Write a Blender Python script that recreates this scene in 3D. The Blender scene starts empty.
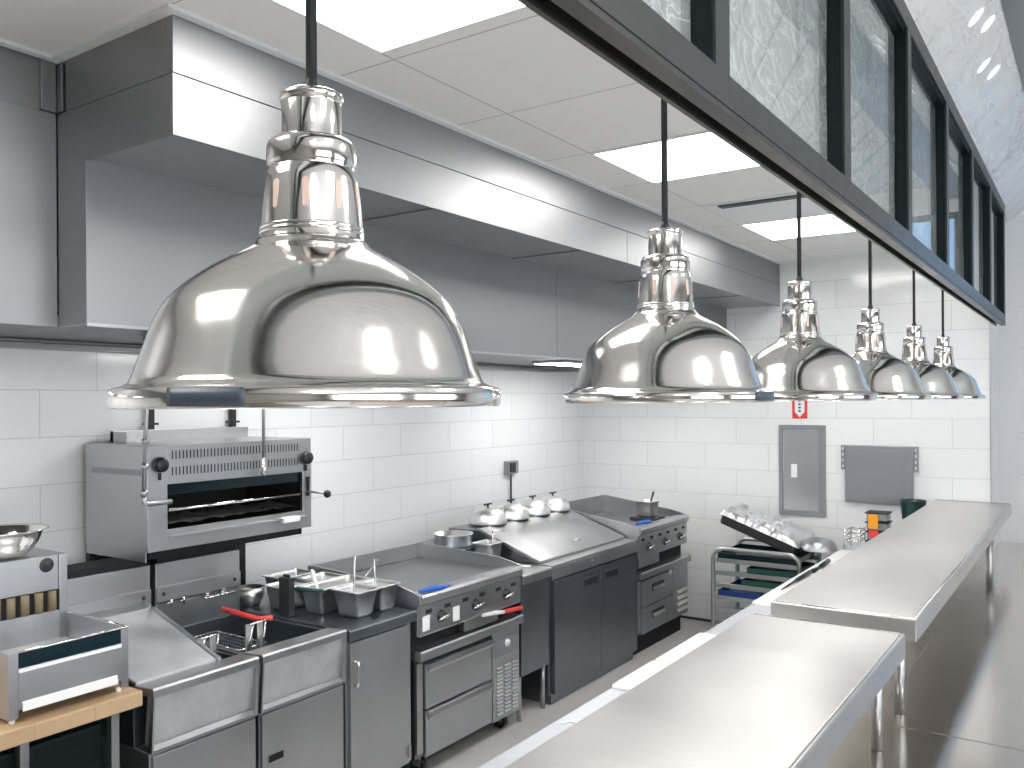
import bpy, bmesh, math, random
from mathutils import Vector, Matrix, noise, Euler
random.seed(7)
PI = math.pi
scene = bpy.context.scene
COL = scene.collection

# ------------------------------------------------------------------ materials
def _mat(name):
    m = bpy.data.materials.new(name); m.use_nodes = True
    nt = m.node_tree; b = nt.nodes['Principled BSDF']
    return m, nt, b
def N(nt, t, **k):
    n = nt.nodes.new(t)
    for a, v in k.items(): setattr(n, a, v)
    return n
def plain(name, col, rough=.5, metal=0., spec=.5, coat=0.):
    m, nt, b = _mat(name)
    b.inputs['Base Color'].default_value = (*col, 1)
    b.inputs['Metallic'].default_value = metal
    b.inputs['Specular IOR Level'].default_value = spec
    b.inputs['Coat Weight'].default_value = coat
    no = N(nt, 'ShaderNodeTexNoise'); no.inputs['Scale'].default_value = 14
    tc = N(nt, 'ShaderNodeTexCoord'); nt.links.new(tc.outputs['Object'], no.inputs['Vector'])
    mr = N(nt, 'ShaderNodeMapRange'); nt.links.new(no.outputs['Fac'], mr.inputs['Value'])
    mr.inputs['To Min'].default_value = max(0, rough - .06); mr.inputs['To Max'].default_value = rough + .06
    nt.links.new(mr.outputs['Result'], b.inputs['Roughness'])
    return m
def steel(name, col=(.6, .6, .61), r0=.22, r1=.4, grain=(4, 4, 160), bump=.02, wav=.0, wscale=2.5, metal=1.0, wear=0., gloss_scale=1.0):
    """brushed sheet steel: grain stretched along one axis, cloudy polish, slight sheet waviness"""
    m, nt, b = _mat(name)
    b.inputs['Metallic'].default_value = metal
    geo = N(nt, 'ShaderNodeNewGeometry')
    mp = N(nt, 'ShaderNodeMapping'); mp.inputs['Scale'].default_value = grain
    nt.links.new(geo.outputs['Position'], mp.inputs['Vector'])
    g = N(nt, 'ShaderNodeTexNoise'); g.inputs['Scale'].default_value = 1.; g.inputs['Detail'].default_value = 4
    nt.links.new(mp.outputs['Vector'], g.inputs['Vector'])
    cl = N(nt, 'ShaderNodeTexNoise'); cl.inputs['Scale'].default_value = wscale * gloss_scale; cl.inputs['Detail'].default_value = 3
    nt.links.new(geo.outputs['Position'], cl.inputs['Vector'])
    mx = N(nt, 'ShaderNodeMath', operation='ADD'); gs = N(nt, 'ShaderNodeMath', operation='MULTIPLY_ADD'); gs.inputs[1].default_value = .45; gs.inputs[2].default_value = .275; nt.links.new(g.outputs['Fac'], gs.inputs[0]); nt.links.new(gs.outputs[0], mx.inputs[0]); nt.links.new(cl.outputs['Fac'], mx.inputs[1])
    mr = N(nt, 'ShaderNodeMapRange'); nt.links.new(mx.outputs[0], mr.inputs['Value'])
    mr.inputs['From Min'].default_value = .7; mr.inputs['From Max'].default_value = 1.3
    mr.inputs['To Min'].default_value = r0; mr.inputs['To Max'].default_value = r1
    nt.links.new(mr.outputs['Result'], b.inputs['Roughness'])
    cr = N(nt, 'ShaderNodeMapRange'); nt.links.new(mx.outputs[0], cr.inputs['Value'])
    cr.inputs['From Min'].default_value = .6; cr.inputs['From Max'].default_value = 1.4
    cr.inputs['To Min'].default_value = 1 - .12 - wear; cr.inputs['To Max'].default_value = 1.08
    vm = N(nt, 'ShaderNodeVectorMath', operation='SCALE'); vm.inputs[0].default_value = col
    nt.links.new(cr.outputs['Result'], vm.inputs['Scale']); nt.links.new(vm.outputs['Vector'], b.inputs['Base Color'])
    bp = N(nt, 'ShaderNodeBump'); bp.inputs['Distance'].default_value = .0006
    bp.inputs['Strength'].default_value = 0; nt.links.new(g.outputs['Fac'], bp.inputs['Height'])
    if wav > 0:
        w = N(nt, 'ShaderNodeTexNoise'); w.inputs['Scale'].default_value = wscale; w.inputs['Detail'].default_value = 0
        nt.links.new(geo.outputs['Position'], w.inputs['Vector'])
        b2 = N(nt, 'ShaderNodeBump'); b2.inputs['Strength'].default_value = wav; b2.inputs['Distance'].default_value = .014
        nt.links.new(w.outputs['Fac'], b2.inputs['Height']); nt.links.new(bp.outputs['Normal'], b2.inputs['Normal'])
        nt.links.new(b2.outputs['Normal'], b.inputs['Normal'])
    else:
        nt.links.new(bp.outputs['Normal'], b.inputs['Normal'])
    return m
def tile(name, axis, w, h, off, shift=(0, 0), col=(.90, .905, .91), grout=(.62, .63, .64), mortar=.0022, rough=.12, bias=.0):
    m, nt, b = _mat(name)
    geo = N(nt, 'ShaderNodeNewGeometry'); sp = N(nt, 'ShaderNodeSeparateXYZ'); nt.links.new(geo.outputs['Position'], sp.inputs[0])
    cb = N(nt, 'ShaderNodeCombineXYZ')
    a1 = N(nt, 'ShaderNodeMath', operation='ADD'); a1.inputs[1].default_value = shift[0]
    a2 = N(nt, 'ShaderNodeMath', operation='ADD'); a2.inputs[1].default_value = shift[1]
    nt.links.new(sp.outputs['XYZ'.index(axis[0])], a1.inputs[0]); nt.links.new(sp.outputs['XYZ'.index(axis[1])], a2.inputs[0])
    nt.links.new(a1.outputs[0], cb.inputs[0]); nt.links.new(a2.outputs[0], cb.inputs[1])
    br = N(nt, 'ShaderNodeTexBrick'); br.offset = off; br.offset_frequency = 2
    nt.links.new(cb.outputs[0], br.inputs['Vector'])
    br.inputs['Scale'].default_value = 1; br.inputs['Brick Width'].default_value = w; br.inputs['Row Height'].default_value = h
    br.inputs['Mortar Size'].default_value = mortar; br.inputs['Mortar Smooth'].default_value = .3; br.inputs['Bias'].default_value = bias
    c2 = tuple(x * .965 for x in col)
    br.inputs['Color1'].default_value = (*col, 1); br.inputs['Color2'].default_value = (*c2, 1); br.inputs['Mortar'].default_value = (*grout, 1)
    nt.links.new(br.outputs['Color'], b.inputs['Base Color'])
    b.inputs['Roughness'].default_value = rough
    no = N(nt, 'ShaderNodeTexNoise'); no.inputs['Scale'].default_value = 3.2; nt.links.new(geo.outputs['Position'], no.inputs['Vector'])
    bp0 = N(nt, 'ShaderNodeBump'); bp0.inputs['Strength'].default_value = .08; bp0.inputs['Distance'].default_value = .02
    nt.links.new(no.outputs['Fac'], bp0.inputs['Height'])
    bp = N(nt, 'ShaderNodeBump', invert=True); bp.inputs['Strength'].default_value = .5; bp.inputs['Distance'].default_value = .002
    nt.links.new(br.outputs['Fac'], bp.inputs['Height']); nt.links.new(bp0.outputs['Normal'], bp.inputs['Normal'])
    nt.links.new(bp.outputs['Normal'], b.inputs['Normal'])
    return m
def emit(name, col, s):
    m, nt, b = _mat(name)
    b.inputs['Base Color'].default_value = (.9, .9, .9, 1)
    b.inputs['Emission Color'].default_value = (*col, 1); b.inputs['Emission Strength'].default_value = s
    return m

M = {}
M['hood'] = steel('hood_steel', (.37, .372, .38), .42, .56, (4, 4, 120), 0, .08, 1.3)
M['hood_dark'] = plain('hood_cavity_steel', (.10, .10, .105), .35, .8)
M['steel'] = steel('brushed_steel', (.52, .525, .535), .28, .46, (5, 5, 150), .02, .06, 3)
M['ledge'] = steel('satin_ledge_steel', (.78, .80, .84), .42, .55, (3, 130, 20), 0, .03, 2)
M['door_steel'] = steel('door_steel', (.52, .53, .55), .30, .48, (150, 150, 4), .02, .10, 2.2)
M['wire'] = plain('dull_wire', (.16, .17, .18), .4, .8)
M['shade_steel'] = steel('shaded_steel', (.25, .275, .305), .28, .45, (150, 150, 4), .02, .10, 2.2)  # same steel darkened in colour for equipment standing in shade
M['worn'] = steel('worn_steel', (.70, .71, .73), .3, .5, (30, 60, 30), .04, .06, 7, metal=.75, wear=.14)
M['counter'] = steel('pass_steel', (.70, .685, .665), .28, .42, (3, 130, 20), .03, .06, 1.6, wear=.08)
M['lowcounter'] = steel('counter_steel', (.76, .715, .665), .11, .22, (3, 110, 20), .012, .10, 1.8, wear=.06)
M['griddle'] = steel('griddle_plate', (.36, .36, .37), .3, .5, (40, 12, 20), .03, .03, 6, wear=.1)
M['chrome'] = steel('polished_nickel', (.86, .84, .81), .06, .17, (90, 90, 90), 0, .0, 9)
M['pan'] = steel('pan_steel', (.78, .78, .78), .26, .42, (60, 60, 60), .02, .05, 9)
M['black'] = plain('black_enamel', (.012, .013, .014), .35)
M['void'] = plain('shade_black', (.012, .012, .013), .8)  # black colour stands in for shade in slots, gaps and cavities
M['iron'] = plain('cast_black', (.03, .03, .032), .5)
M['frame'] = plain('lit_frame', (.05, .05, .049), .34, .2)  # lighter copy of the frame colour for faces that catch light
M['frame_dark'] = plain('black_gasket_frame', (.004, .010, .012), .45, spec=.25)
M['white'] = plain('white_paint', (.85, .86, .87), .5)
M['whiteplastic'] = plain('white_polyethylene', (.93, .93, .92), .45)
M['paper'] = plain('white_paper', (.9, .9, .92), .8)
M['red'] = plain('red_rubber', (.75, .06, .05), .45)
M['blue'] = plain('blue_plastic', (.02, .13, .55), .35)
M['tray_blue'] = plain('dark_blue_plastic', (.01, .045, .22), .35)
M['green'] = plain('green_plastic', (.008, .07, .06), .4)
M['darkgreen'] = plain('dark_green_plastic', (.008, .045, .04), .35)
M['teal'] = plain('dark_teal_glass', (.004, .018, .026), .15)
M['orange'] = plain('orange_food', (.90, .38, .02), .5)
M['brown'] = plain('cardboard', (.32, .20, .10), .8)
M['grey'] = plain('grey_enamel', (.30, .32, .34), .35, .4)
M['label'] = plain('slate_label', (.055, .075, .10), .4)
M['glassblack'] = plain('cord_rubber', (.02, .022, .025), .45)
M['dining_wall'] = plain('dining_wall_paint', (.22, .205, .19), .6)
M['floor'] = plain('floor_epoxy', (.58, .57, .555), .38)
M['ceramic'] = plain('ceramic_tube', (.26, .20, .12), .7)
M['peach'] = plain('vent_slot_glint', (.78, .58, .48), .5)  # peach tint paints the warm reflection in the lamp neck slots
M['light'] = emit('panel_diffuser', (1., .985, .96), 10.3)
M['light2'] = emit('fill_light_lens', (1., .985, .96), 15.)  # glow of the fill panels added under the hood
M['light3'] = emit('dining_fill_diffuser', (1., .98, .95), 13.)  # glow of the unseen fill lights added on the dining side
M['spot'] = emit('round_diffuser', (1., .98, .93), .9)
M['foil'] = steel('aluminium_foil', (.84, .84, .85), .25, .42, (40, 40, 40), .3, .6, 14, metal=.97)
M['tileL'] = tile('wall_tile_left', 'YZ', .6, .24, .5, (-3.887 + 1.2 + .168, -.01))
M['tileB'] = tile('wall_tile_back', 'XZ', .6, .24, .5, (3.385, -.01))
M['tileF'] = tile('wall_tile_far', 'XZ', .7, .36, .5, (0, 0))
M['ceiltile'] = tile('ceiling_tile', 'XY', 1.42, .7085, 0., (2.07 + 2.84, -.166 + .7085 * 8), (.88, .88, .875), (.46, .46, .46), .0035, .75)
M['plank'] = tile('ceiling_plank', 'XY', 6., .20, .5, (0, 0), (.80, .80, .79), (.25, .25, .25), .006, .5)
# planks run diagonally: rotate their vector
def _rot(m, ang):
    nt = m.node_tree
    br = [n for n in nt.nodes if n.type == 'TEX_BRICK'][0]
    src = br.inputs['Vector'].links[0].from_socket
    mp = N(nt, 'ShaderNodeMapping'); mp.inputs['Rotation'].default_value = (0, 0, ang)
    nt.links.new(src, mp.inputs['Vector']); nt.links.new(mp.outputs['Vector'], br.inputs['Vector'])
_rot(M['plank'], math.radians(-62))
M['plankV'] = tile('bulkhead_plank', 'XY', 60., .29, .5, (30, 0), (.84, .84, .83), (.35, .35, .35), .005, .5)
def wood():
    m, nt, b = _mat('butcher_block')
    geo = N(nt, 'ShaderNodeNewGeometry'); sp = N(nt, 'ShaderNodeSeparateXYZ'); nt.links.new(geo.outputs['Position'], sp.inputs[0])
    cb = N(nt, 'ShaderNodeCombineXYZ'); nt.links.new(sp.outputs[1], cb.inputs[0]); nt.links.new(sp.outputs[0], cb.inputs[1])
    br = N(nt, 'ShaderNodeTexBrick'); br.offset = .37; nt.links.new(cb.outputs[0], br.inputs['Vector'])
    br.inputs['Scale'].default_value = 1; br.inputs['Brick Width'].default_value = .22; br.inputs['Row Height'].default_value = .035
    br.inputs['Mortar Size'].default_value = .0006
    br.inputs['Color1'].default_value = (.56, .36, .19, 1); br.inputs['Color2'].default_value = (.70, .50, .31, 1); br.inputs['Mortar'].default_value = (.3, .18, .09, 1)
    no = N(nt, 'ShaderNodeTexNoise'); mp = N(nt, 'ShaderNodeMapping'); mp.inputs['Scale'].default_value = (60, 4, 60)
    nt.links.new(geo.outputs['Position'], mp.inputs['Vector']); nt.links.new(mp.outputs['Vector'], no.inputs['Vector'])
    mx = N(nt, 'ShaderNodeMix', data_type='RGBA', blend_type='MULTIPLY'); mx.inputs['Factor'].default_value = .35
    nt.links.new(br.outputs['Color'], mx.inputs['A']); nt.links.new(no.outputs['Fac'], mx.inputs['B'])
    nt.links.new(mx.outputs['Result'], b.inputs['Base Color']); b.inputs['Roughness'].default_value = .5
    return m
M['wood'] = wood()
def film(name, clear=.5, streak=.9, scale=(3., 1.6, 4.), tint=(.92, .93, .93), through=.4, width=.035):
    """clear protective plastic sheeting: mostly see-through, fold highlights put in as denser streaks"""
    m, nt, b = _mat(name)
    out = [n for n in nt.nodes if n.type == 'OUTPUT_MATERIAL'][0]
    b.inputs['Base Color'].default_value = (*tint, 1); b.inputs['Roughness'].default_value = .16; b.inputs['Metallic'].default_value = .25
    tr = N(nt, 'ShaderNodeBsdfTransparent'); tl = N(nt, 'ShaderNodeBsdfTranslucent'); tl.inputs['Color'].default_value = (.95, .95, .94, 1)
    geo = N(nt, 'ShaderNodeNewGeometry')
    mp = N(nt, 'ShaderNodeMapping'); mp.inputs['Scale'].default_value = scale; mp.inputs['Rotation'].default_value = (.5, .2, .3)
    nt.links.new(geo.outputs['Position'], mp.inputs['Vector'])
    masks = []; hs = []
    for k, (sc, wd_) in enumerate(((1., width), (2.7, width * 1.3))):
        no = N(nt, 'ShaderNodeTexNoise'); no.inputs['Scale'].default_value = sc; no.inputs['Detail'].default_value = 3; no.inputs['Distortion'].default_value = 1.1
        nt.links.new(mp.outputs['Vector'], no.inputs['Vector'])
        a = N(nt, 'ShaderNodeMath', operation='SUBTRACT'); a.inputs[1].default_value = .5; nt.links.new(no.outputs['Fac'], a.inputs[0])
        ab = N(nt, 'ShaderNodeMath', operation='ABSOLUTE'); nt.links.new(a.outputs[0], ab.inputs[0])
        mr = N(nt, 'ShaderNodeMapRange'); mr.interpolation_type = 'SMOOTHSTEP'; nt.links.new(ab.outputs[0], mr.inputs['Value'])
        mr.inputs['From Min'].default_value = 0; mr.inputs['From Max'].default_value = wd_; mr.inputs['To Min'].default_value = 1; mr.inputs['To Max'].default_value = 0
        masks.append(mr); hs.append(ab)
    mxm = N(nt, 'ShaderNodeMath', operation='MAXIMUM'); nt.links.new(masks[0].outputs[0], mxm.inputs[0]); nt.links.new(masks[1].outputs[0], mxm.inputs[1])
    hh = N(nt, 'ShaderNodeMath', operation='ADD'); nt.links.new(hs[0].outputs[0], hh.inputs[0]); nt.links.new(hs[1].outputs[0], hh.inputs[1])
    bp = N(nt, 'ShaderNodeBump'); bp.inputs['Strength'].default_value = .9; bp.inputs['Distance'].default_value = .03
    nt.links.new(hh.outputs[0], bp.inputs['Height']); nt.links.new(bp.outputs['Normal'], b.inputs['Normal'])
    m2 = N(nt, 'ShaderNodeMixShader'); m2.inputs['Fac'].default_value = through
    nt.links.new(b.outputs[0], m2.inputs[1]); nt.links.new(tl.outputs[0], m2.inputs[2])
    fr = N(nt, 'ShaderNodeMapRange'); nt.links.new(mxm.outputs[0], fr.inputs['Value'])
    fr.inputs['To Min'].default_value = 1 - clear; fr.inputs['To Max'].default_value = streak  # opacity raised along the folds as painted highlights
    mx = N(nt, 'ShaderNodeMixShader'); nt.links.new(fr.outputs['Result'], mx.inputs['Fac'])
    nt.links.new(tr.outputs[0], mx.inputs[1]); nt.links.new(m2.outputs[0], mx.inputs[2]); nt.links.new(mx.outputs[0], out.inputs['Surface'])
    return m
M['film'] = film('clear_plastic_film', .60, .70, (1.6, .55, 1.6), through=.3, width=.02)
M['film_pane'] = film('clear_plastic_film_on_glass', .42, .95, (3., 3.2, 6.), through=.45, width=.03)
def glass():
    m, nt, b = _mat('pane_glass')
    out = [n for n in nt.nodes if n.type == 'OUTPUT_MATERIAL'][0]
    tr = N(nt, 'ShaderNodeBsdfTransparent'); tr.inputs['Color'].default_value = (.9, .93, .93, 1)
    gl = N(nt, 'ShaderNodeBsdfGlossy'); gl.inputs['Roughness'].default_value = .02
    fr = N(nt, 'ShaderNodeFresnel'); ge = N(nt, 'ShaderNodeNewGeometry'); io = N(nt, 'ShaderNodeMapRange')
    io.inputs['To Min'].default_value = 1.45; io.inputs['To Max'].default_value = 1 / 1.45
    nt.links.new(ge.outputs['Backfacing'], io.inputs['Value']); nt.links.new(io.outputs['Result'], fr.inputs['IOR'])
    mx = N(nt, 'ShaderNodeMixShader'); nt.links.new(fr.outputs[0], mx.inputs['Fac'])
    nt.links.new(tr.outputs[0], mx.inputs[1]); nt.links.new(gl.outputs[0], mx.inputs[2]); nt.links.new(mx.outputs[0], out.inputs['Surface'])
    return m
M['glass'] = glass()

# ------------------------------------------------------------------ mesh builder
class MB:
    def __init__(self): self.bm = bmesh.new()
    def box(self, x0, x1, y0, y1, z0, z1):
        v = [self.bm.verts.new(p) for p in ((x0, y0, z0), (x1, y0, z0), (x1, y1, z0), (x0, y1, z0), (x0, y0, z1), (x1, y0, z1), (x1, y1, z1), (x0, y1, z1))]
        for f in ((0, 3, 2, 1), (4, 5, 6, 7), (0, 1, 5, 4), (1, 2, 6, 5), (2, 3, 7, 6), (3, 0, 4, 7)): self.bm.faces.new([v[i] for i in f])
        return self
    def prism(self, pts, axis, a, b):
        """closed outline pts in the two other axes, extruded along axis from a to b"""
        def P(u, v, t):
            return {'x': (t, u, v), 'y': (u, t, v), 'z': (u, v, t)}[axis]
        A = [self.bm.verts.new(P(u, v, a)) for u, v in pts]; B = [self.bm.verts.new(P(u, v, b)) for u, v in pts]
        n = len(pts)
        self.bm.faces.new(A[::-1]); self.bm.faces.new(B)
        for i in range(n): self.bm.faces.new((A[i], A[(i + 1) % n], B[(i + 1) % n], B[i]))
        return self
    def lathe(self, prof, c, seg=64, smooth=True, axis=(0, 0, 1)):
        q = Vector((0, 0, 1)).rotation_difference(Vector(axis)); c = Vector(c)
        rings = []
        for r, z in prof:
            if r < 1e-6: rings.append([self.bm.verts.new(c + q @ Vector((0, 0, z)))])
            else: rings.append([self.bm.verts.new(c + q @ Vector((r * math.cos(2 * PI * i / seg), r * math.sin(2 * PI * i / seg), z))) for i in range(seg)])
        for A, B in zip(rings, rings[1:]):
            for i in range(seg):
                j = (i + 1) % seg
                if len(A) == 1 and len(B) == 1: continue
                if len(A) == 1: f = self.bm.faces.new((A[0], B[j], B[i]))
                elif len(B) == 1: f = self.bm.faces.new((A[i], A[j], B[0]))
                else: f = self.bm.faces.new((A[i], A[j], B[j], B[i]))
                f.smooth = smooth
        return self
    def tube(self, pts, r, seg=12, cap=True):
        pts = [Vector(p) for p in pts]; n = len(pts); rings = []
        up = None
        for i, p in enumerate(pts):
            t = (pts[min(i + 1, n - 1)] - pts[max(i - 1, 0)]).normalized()
            if up is None:
                up = Vector((0, 0, 1)) if abs(t.z) < .9 else Vector((1, 0, 0))
            a = t.cross(up)
            if a.length < 1e-4: a = t.cross(Vector((1, 0, 0)))
            a.normalize(); b = a.cross(t).normalized(); up = b
            rr = r[i] if isinstance(r, (list, tuple)) else r
            rings.append([self.bm.verts.new(p + rr * (math.cos(2 * PI * k / seg) * a + math.sin(2 * PI * k / seg) * b)) for k in range(seg)])
        for A, B in zip(rings, rings[1:]):
            for k in range(seg):
                f = self.bm.faces.new((A[k], A[(k + 1) % seg], B[(k + 1) % seg], B[k])); f.smooth = True
        if cap:
            self.bm.faces.new(rings[0][::-1]); self.bm.faces.new(rings[-1])
        return self
    def cyl(self, a, b, r, seg=20): return self.tube([a, b], r, seg)
    def ball(self, c, r, seg=20, sc=(1, 1, 1)):
        res = bmesh.ops.create_uvsphere(self.bm, u_segments=seg, v_segments=seg // 2, radius=r, matrix=Matrix.Translation(c) @ Matrix.Diagonal((*sc, 1)))
        for v in res['verts']:
            for f in v.link_faces: f.smooth = True
        return self
    def poly(self, pts):
        self.bm.faces.new([self.bm.verts.new(p) for p in pts]); return self
    def grid(self, fn, nu, nv, smooth=True):
        g = [[self.bm.verts.new(fn(i / nu, j / nv)) for j in range(nv + 1)] for i in range(nu + 1)]
        for i in range(nu):
            for j in range(nv):
                f = self.bm.faces.new((g[i][j], g[i + 1][j], g[i + 1][j + 1], g[i][j + 1])); f.smooth = smooth
        return self
    def rot(self, M4):
        bmesh.ops.transform(self.bm, matrix=M4, verts=self.bm.verts); return self
    def build(self, name, mat, parent=None, bevel=0., solid=0.):
        W = wloc(parent) if parent else Vector((0, 0, 0))
        bmesh.ops.recalc_face_normals(self.bm, faces=self.bm.faces)
        if parent: org = W
        else:
            lo = Vector((1e9,) * 3); hi = Vector((-1e9,) * 3)
            for v in self.bm.verts:
                for i in range(3): lo[i] = min(lo[i], v.co[i]); hi[i] = max(hi[i], v.co[i])
            org = Vector(((lo.x + hi.x) / 2, (lo.y + hi.y) / 2, lo.z))
        bmesh.ops.translate(self.bm, vec=-org, verts=self.bm.verts)
        me = bpy.data.meshes.new(name); self.bm.to_mesh(me); self.bm.free()
        o = bpy.data.objects.new(name, me); COL.objects.link(o)
        me.materials.append(M[mat] if isinstance(mat, str) else mat)
        if parent: o.parent = parent
        else: o.location = org
        if solid:
            s = o.modifiers.new('s', 'SOLIDIFY'); s.thickness = solid; s.offset = 0
        if bevel:
            bv = o.modifiers.new('b', 'BEVEL'); bv.width = bevel; bv.segments = 2; bv.limit_method = 'ANGLE'; bv.angle_limit = math.radians(40)
        return o
def wloc(o):
    v = Vector((0, 0, 0))
    while o is not None: v += o.location; o = o.parent
    return v
def tag(o, label, cat, group=None):
    o['label'] = label; o['category'] = cat
    if group: o['group'] = group
    return o
def thing(name, label, cat, loc, group=None):
    o = bpy.data.objects.new(name, None); COL.objects.link(o); o.location = loc; o.empty_display_size = .1
    return tag(o, label, cat, group)
def struct(o): o['kind'] = 'structure'; return o
def kids(o): return [c for c in bpy.data.objects if c.parent == o]
def copy_tree(o, parent=None):
    c = o.copy(); COL.objects.link(c)
    if parent: c.parent = parent
    for ch in kids(o): copy_tree(ch, c)
    return c
def box(name, mat, parent, *b, bevel=.003): return MB().box(*b).build(name, mat, parent, bevel)

# ------------------------------------------------------------------ room
LW, BW, CZ = -4.40, 7.745, 3.32     # left wall x, back wall y, kitchen ceiling z
struct(MB().box(-4.5, 4.6, -3.6, 8.6, -.1, 0).build('floor', 'floor'))
struct(MB().box(-4.5, LW, -3.5, 8.6, 0, 4.3).build('wall_left', 'tileL'))
struct(MB().box(LW, -.716, BW, 8.6, 0, 4.3).build('wall_back', 'tileB'))
struct(MB().box(-.716, -.712, BW - .004, BW + .03, .7, 2.66).build('trim_1', 'steel'))
struct(MB().box(-.716, -.565, 8.46, 8.6, 0, 4.3).build('trim_2', 'white'))
w = MB()
wx0, wx1, wz0, wz1 = -.28, .80, 1.75, 3.75
w.box(-.565, wx0, 8.5, 8.6, 0, 4.3).box(wx0, wx1, 8.5, 8.6, 0, wz0).box(wx0, wx1, 8.5, 8.6, wz1, 4.3).box(wx1, 4.5, 8.5, 8.6, 0, 4.3)
struct(w.build('wall_far', 'tileF'))
w = MB()
for x in (wx0, wx0 + .52, wx1 - .05): w.box(x, x + .05, 8.5, 8.56, wz0, wz1)
for z in (wz0, wz0 + 1.1, wz1 - .05): w.box(wx0, wx1, 8.505, 8.555, z, z + .05)
wf = struct(w.build('window_2', 'frame_dark'))
MB().box(wx0, wx1, 8.525, 8.53, wz0, wz1).build('pane', 'glass', wf)
w = MB(); ys = (-2.5, 1.3); 
w.box(4.5, 4.6, -3.6, ys[0], 0, 4.3).box(4.5, 4.6, ys[0], ys[1], 0, .9).box(4.5, 4.6, ys[0], ys[1], 3.4, 4.3).box(4.5, 4.6, ys[1], 2.3, 0, 4.3)
w.box(4.5, 4.6, 2.3, 6.2, 0, .9).box(4.5, 4.6, 2.3, 6.2, 3.4, 4.3).box(4.5, 4.6, 6.2, 8.6, 0, 4.3)
struct(w.build('wall_right', 'dining_wall'))
for k, (a, b) in enumerate(((-2.5, 1.3), (2.3, 6.2))):
    w = MB()
    for i in range(4):
        y = a + (b - a - .06) * i / 3; w.box(4.5, 4.56, y, y + .06, .9, 3.4)
    for z in (.9, 2.5, 3.34): w.box(4.505, 4.555, a, b, z, z + .06)
    f = struct(w.build('window_%d' % (3 + k), 'frame_dark'))
    MB().box(4.53, 4.535, a, b, .9, 3.4).build('pane', 'glass', f)
struct(MB().box(-4.5, 4.6, -3.6, -3.5, 0, 4.3).build('wall_front', 'dining_wall'))
struct(MB().box(LW, -1.20, -3.5, BW, CZ, CZ + .03).build('ceiling', 'ceiltile'))
struct(MB().box(-1.20, -.62, -3.5, BW, 3.74, 3.77).build('ceiling_cove', 'white'))
struct(MB().box(-1.22, -1.20, -3.5, BW, CZ + .03, 3.74).build('trim_6', 'white'))
struct(MB().box(-.10, 4.5, -3.5, 8.6, 4.0, 4.1).build('ceiling_dining', 'plank'))
struct(MB().prism([(-.640, 3.614), (-.605, 3.614), (.25, 4.5), (-.05, 4.5), (-.640, 3.80)], 'y', -3.5, 8.5).build('ceiling_slope', 'plankV'))
struct(MB().box(-.36, -.10, -3.5, 8.5, 3.869, 4.0).build('trim_4', 'grey'))
# white edge angle of the ceiling grid against the hood
struct(MB().box(-2.370, -2.335, 1.57, BW, CZ - .012, CZ).box(-3.05, -2.370, 1.57, 1.609, CZ - .012, CZ).box(-3.05, -3.015, -3.5, 1.57, CZ - .012, CZ).build('trim_5', 'white'))
struct(MB().box(LW, -.716, BW - .012, BW, 0, .02).build('baseboard_back', 'iron'))

# transom window over the pass: steel frame, mullions, panes
def window_frame():
    e = bpy.data.objects.new('window_1', None); COL.objects.link(e); e.location = (-.64, 2, 2.66); e['kind'] = 'structure'
    Y0, Y1 = -3.5, BW
    xl, xr = -.6745, -.605
    MB().box(xl, xl + .010, Y0, Y1, 2.6645, 2.705).box(xl + .038, xr, Y0, Y1, 2.6645, 2.705).box(xl, xr, Y0, Y1, 2.705, 2.745).build('bottom_rail', 'frame', e)
    MB().box(xl + .010, xl + .038, Y0, Y1, 2.699, 2.7045).build('channel', 'void', e)
    MB().box(xr, xr + .0012, Y0, Y1, 2.678, 2.680).build('rail_seam', 'void', e)
    MB().box(xr - .012, xr, Y0, Y1, 3.537, 3.614).build('top_rail', 'frame', e, .0015)
    MB().box(xl, xr - .012, Y0, Y1, 3.52, 3.612).build('top_rail_liner', 'frame_dark', e)
    y = BW + 1.014 * 0
    k = 0
    while y > -2.5:
        MB().box(xr - .008, xr, y - .075, y, 2.745, 3.537).build('mullion', 'frame', e)
        MB().box(xl, xr - .008, y - .083, y + .018 if k else y, 2.745, 3.52).build('mullion_liner', 'frame_dark', e)
        if y - 1.014 > -3.5:
            MB().box(xr - .042, xr - .036, y - 1.014, y - .075, 2.745, 3.53).build('pane', 'glass', e)
        y -= 1.014; k += 1
window_frame()

# plastic sheeting
def sheet(name, label, P0, U, V, nu, nv, amp, mat, sag=0):
    P0, U, V = Vector(P0), Vector(U), Vector(V); n = U.cross(V).normalized()
    def fn(a, b):
        p = P0 + U * a + V * b
        d = amp * (noise.noise(p * 2.1) + .5 * noise.noise(p * 5.3 + Vector((4, 1, 7)))) - .0
        return p + n * d
    o = MB().grid(fn, nu, nv).build(name, mat)
    return tag(o, label, 'plastic sheet')
sheet('plastic_sheet', 'wrinkled clear plastic sheeting clinging to the panes of the dark-framed transom window', (-.652, -.6, 2.752), (0, 8.3, 0), (0, 0, .76), 260, 26, .004, 'film_pane')
sheet('plastic_sheet', 'wrinkled clear plastic sheeting stretched under the sloping ceiling boards at top right', (-.592, -1.2, 3.618), (0, 8.1, 0), (.24, 0, .245), 220, 12, .006, 'film')

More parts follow.
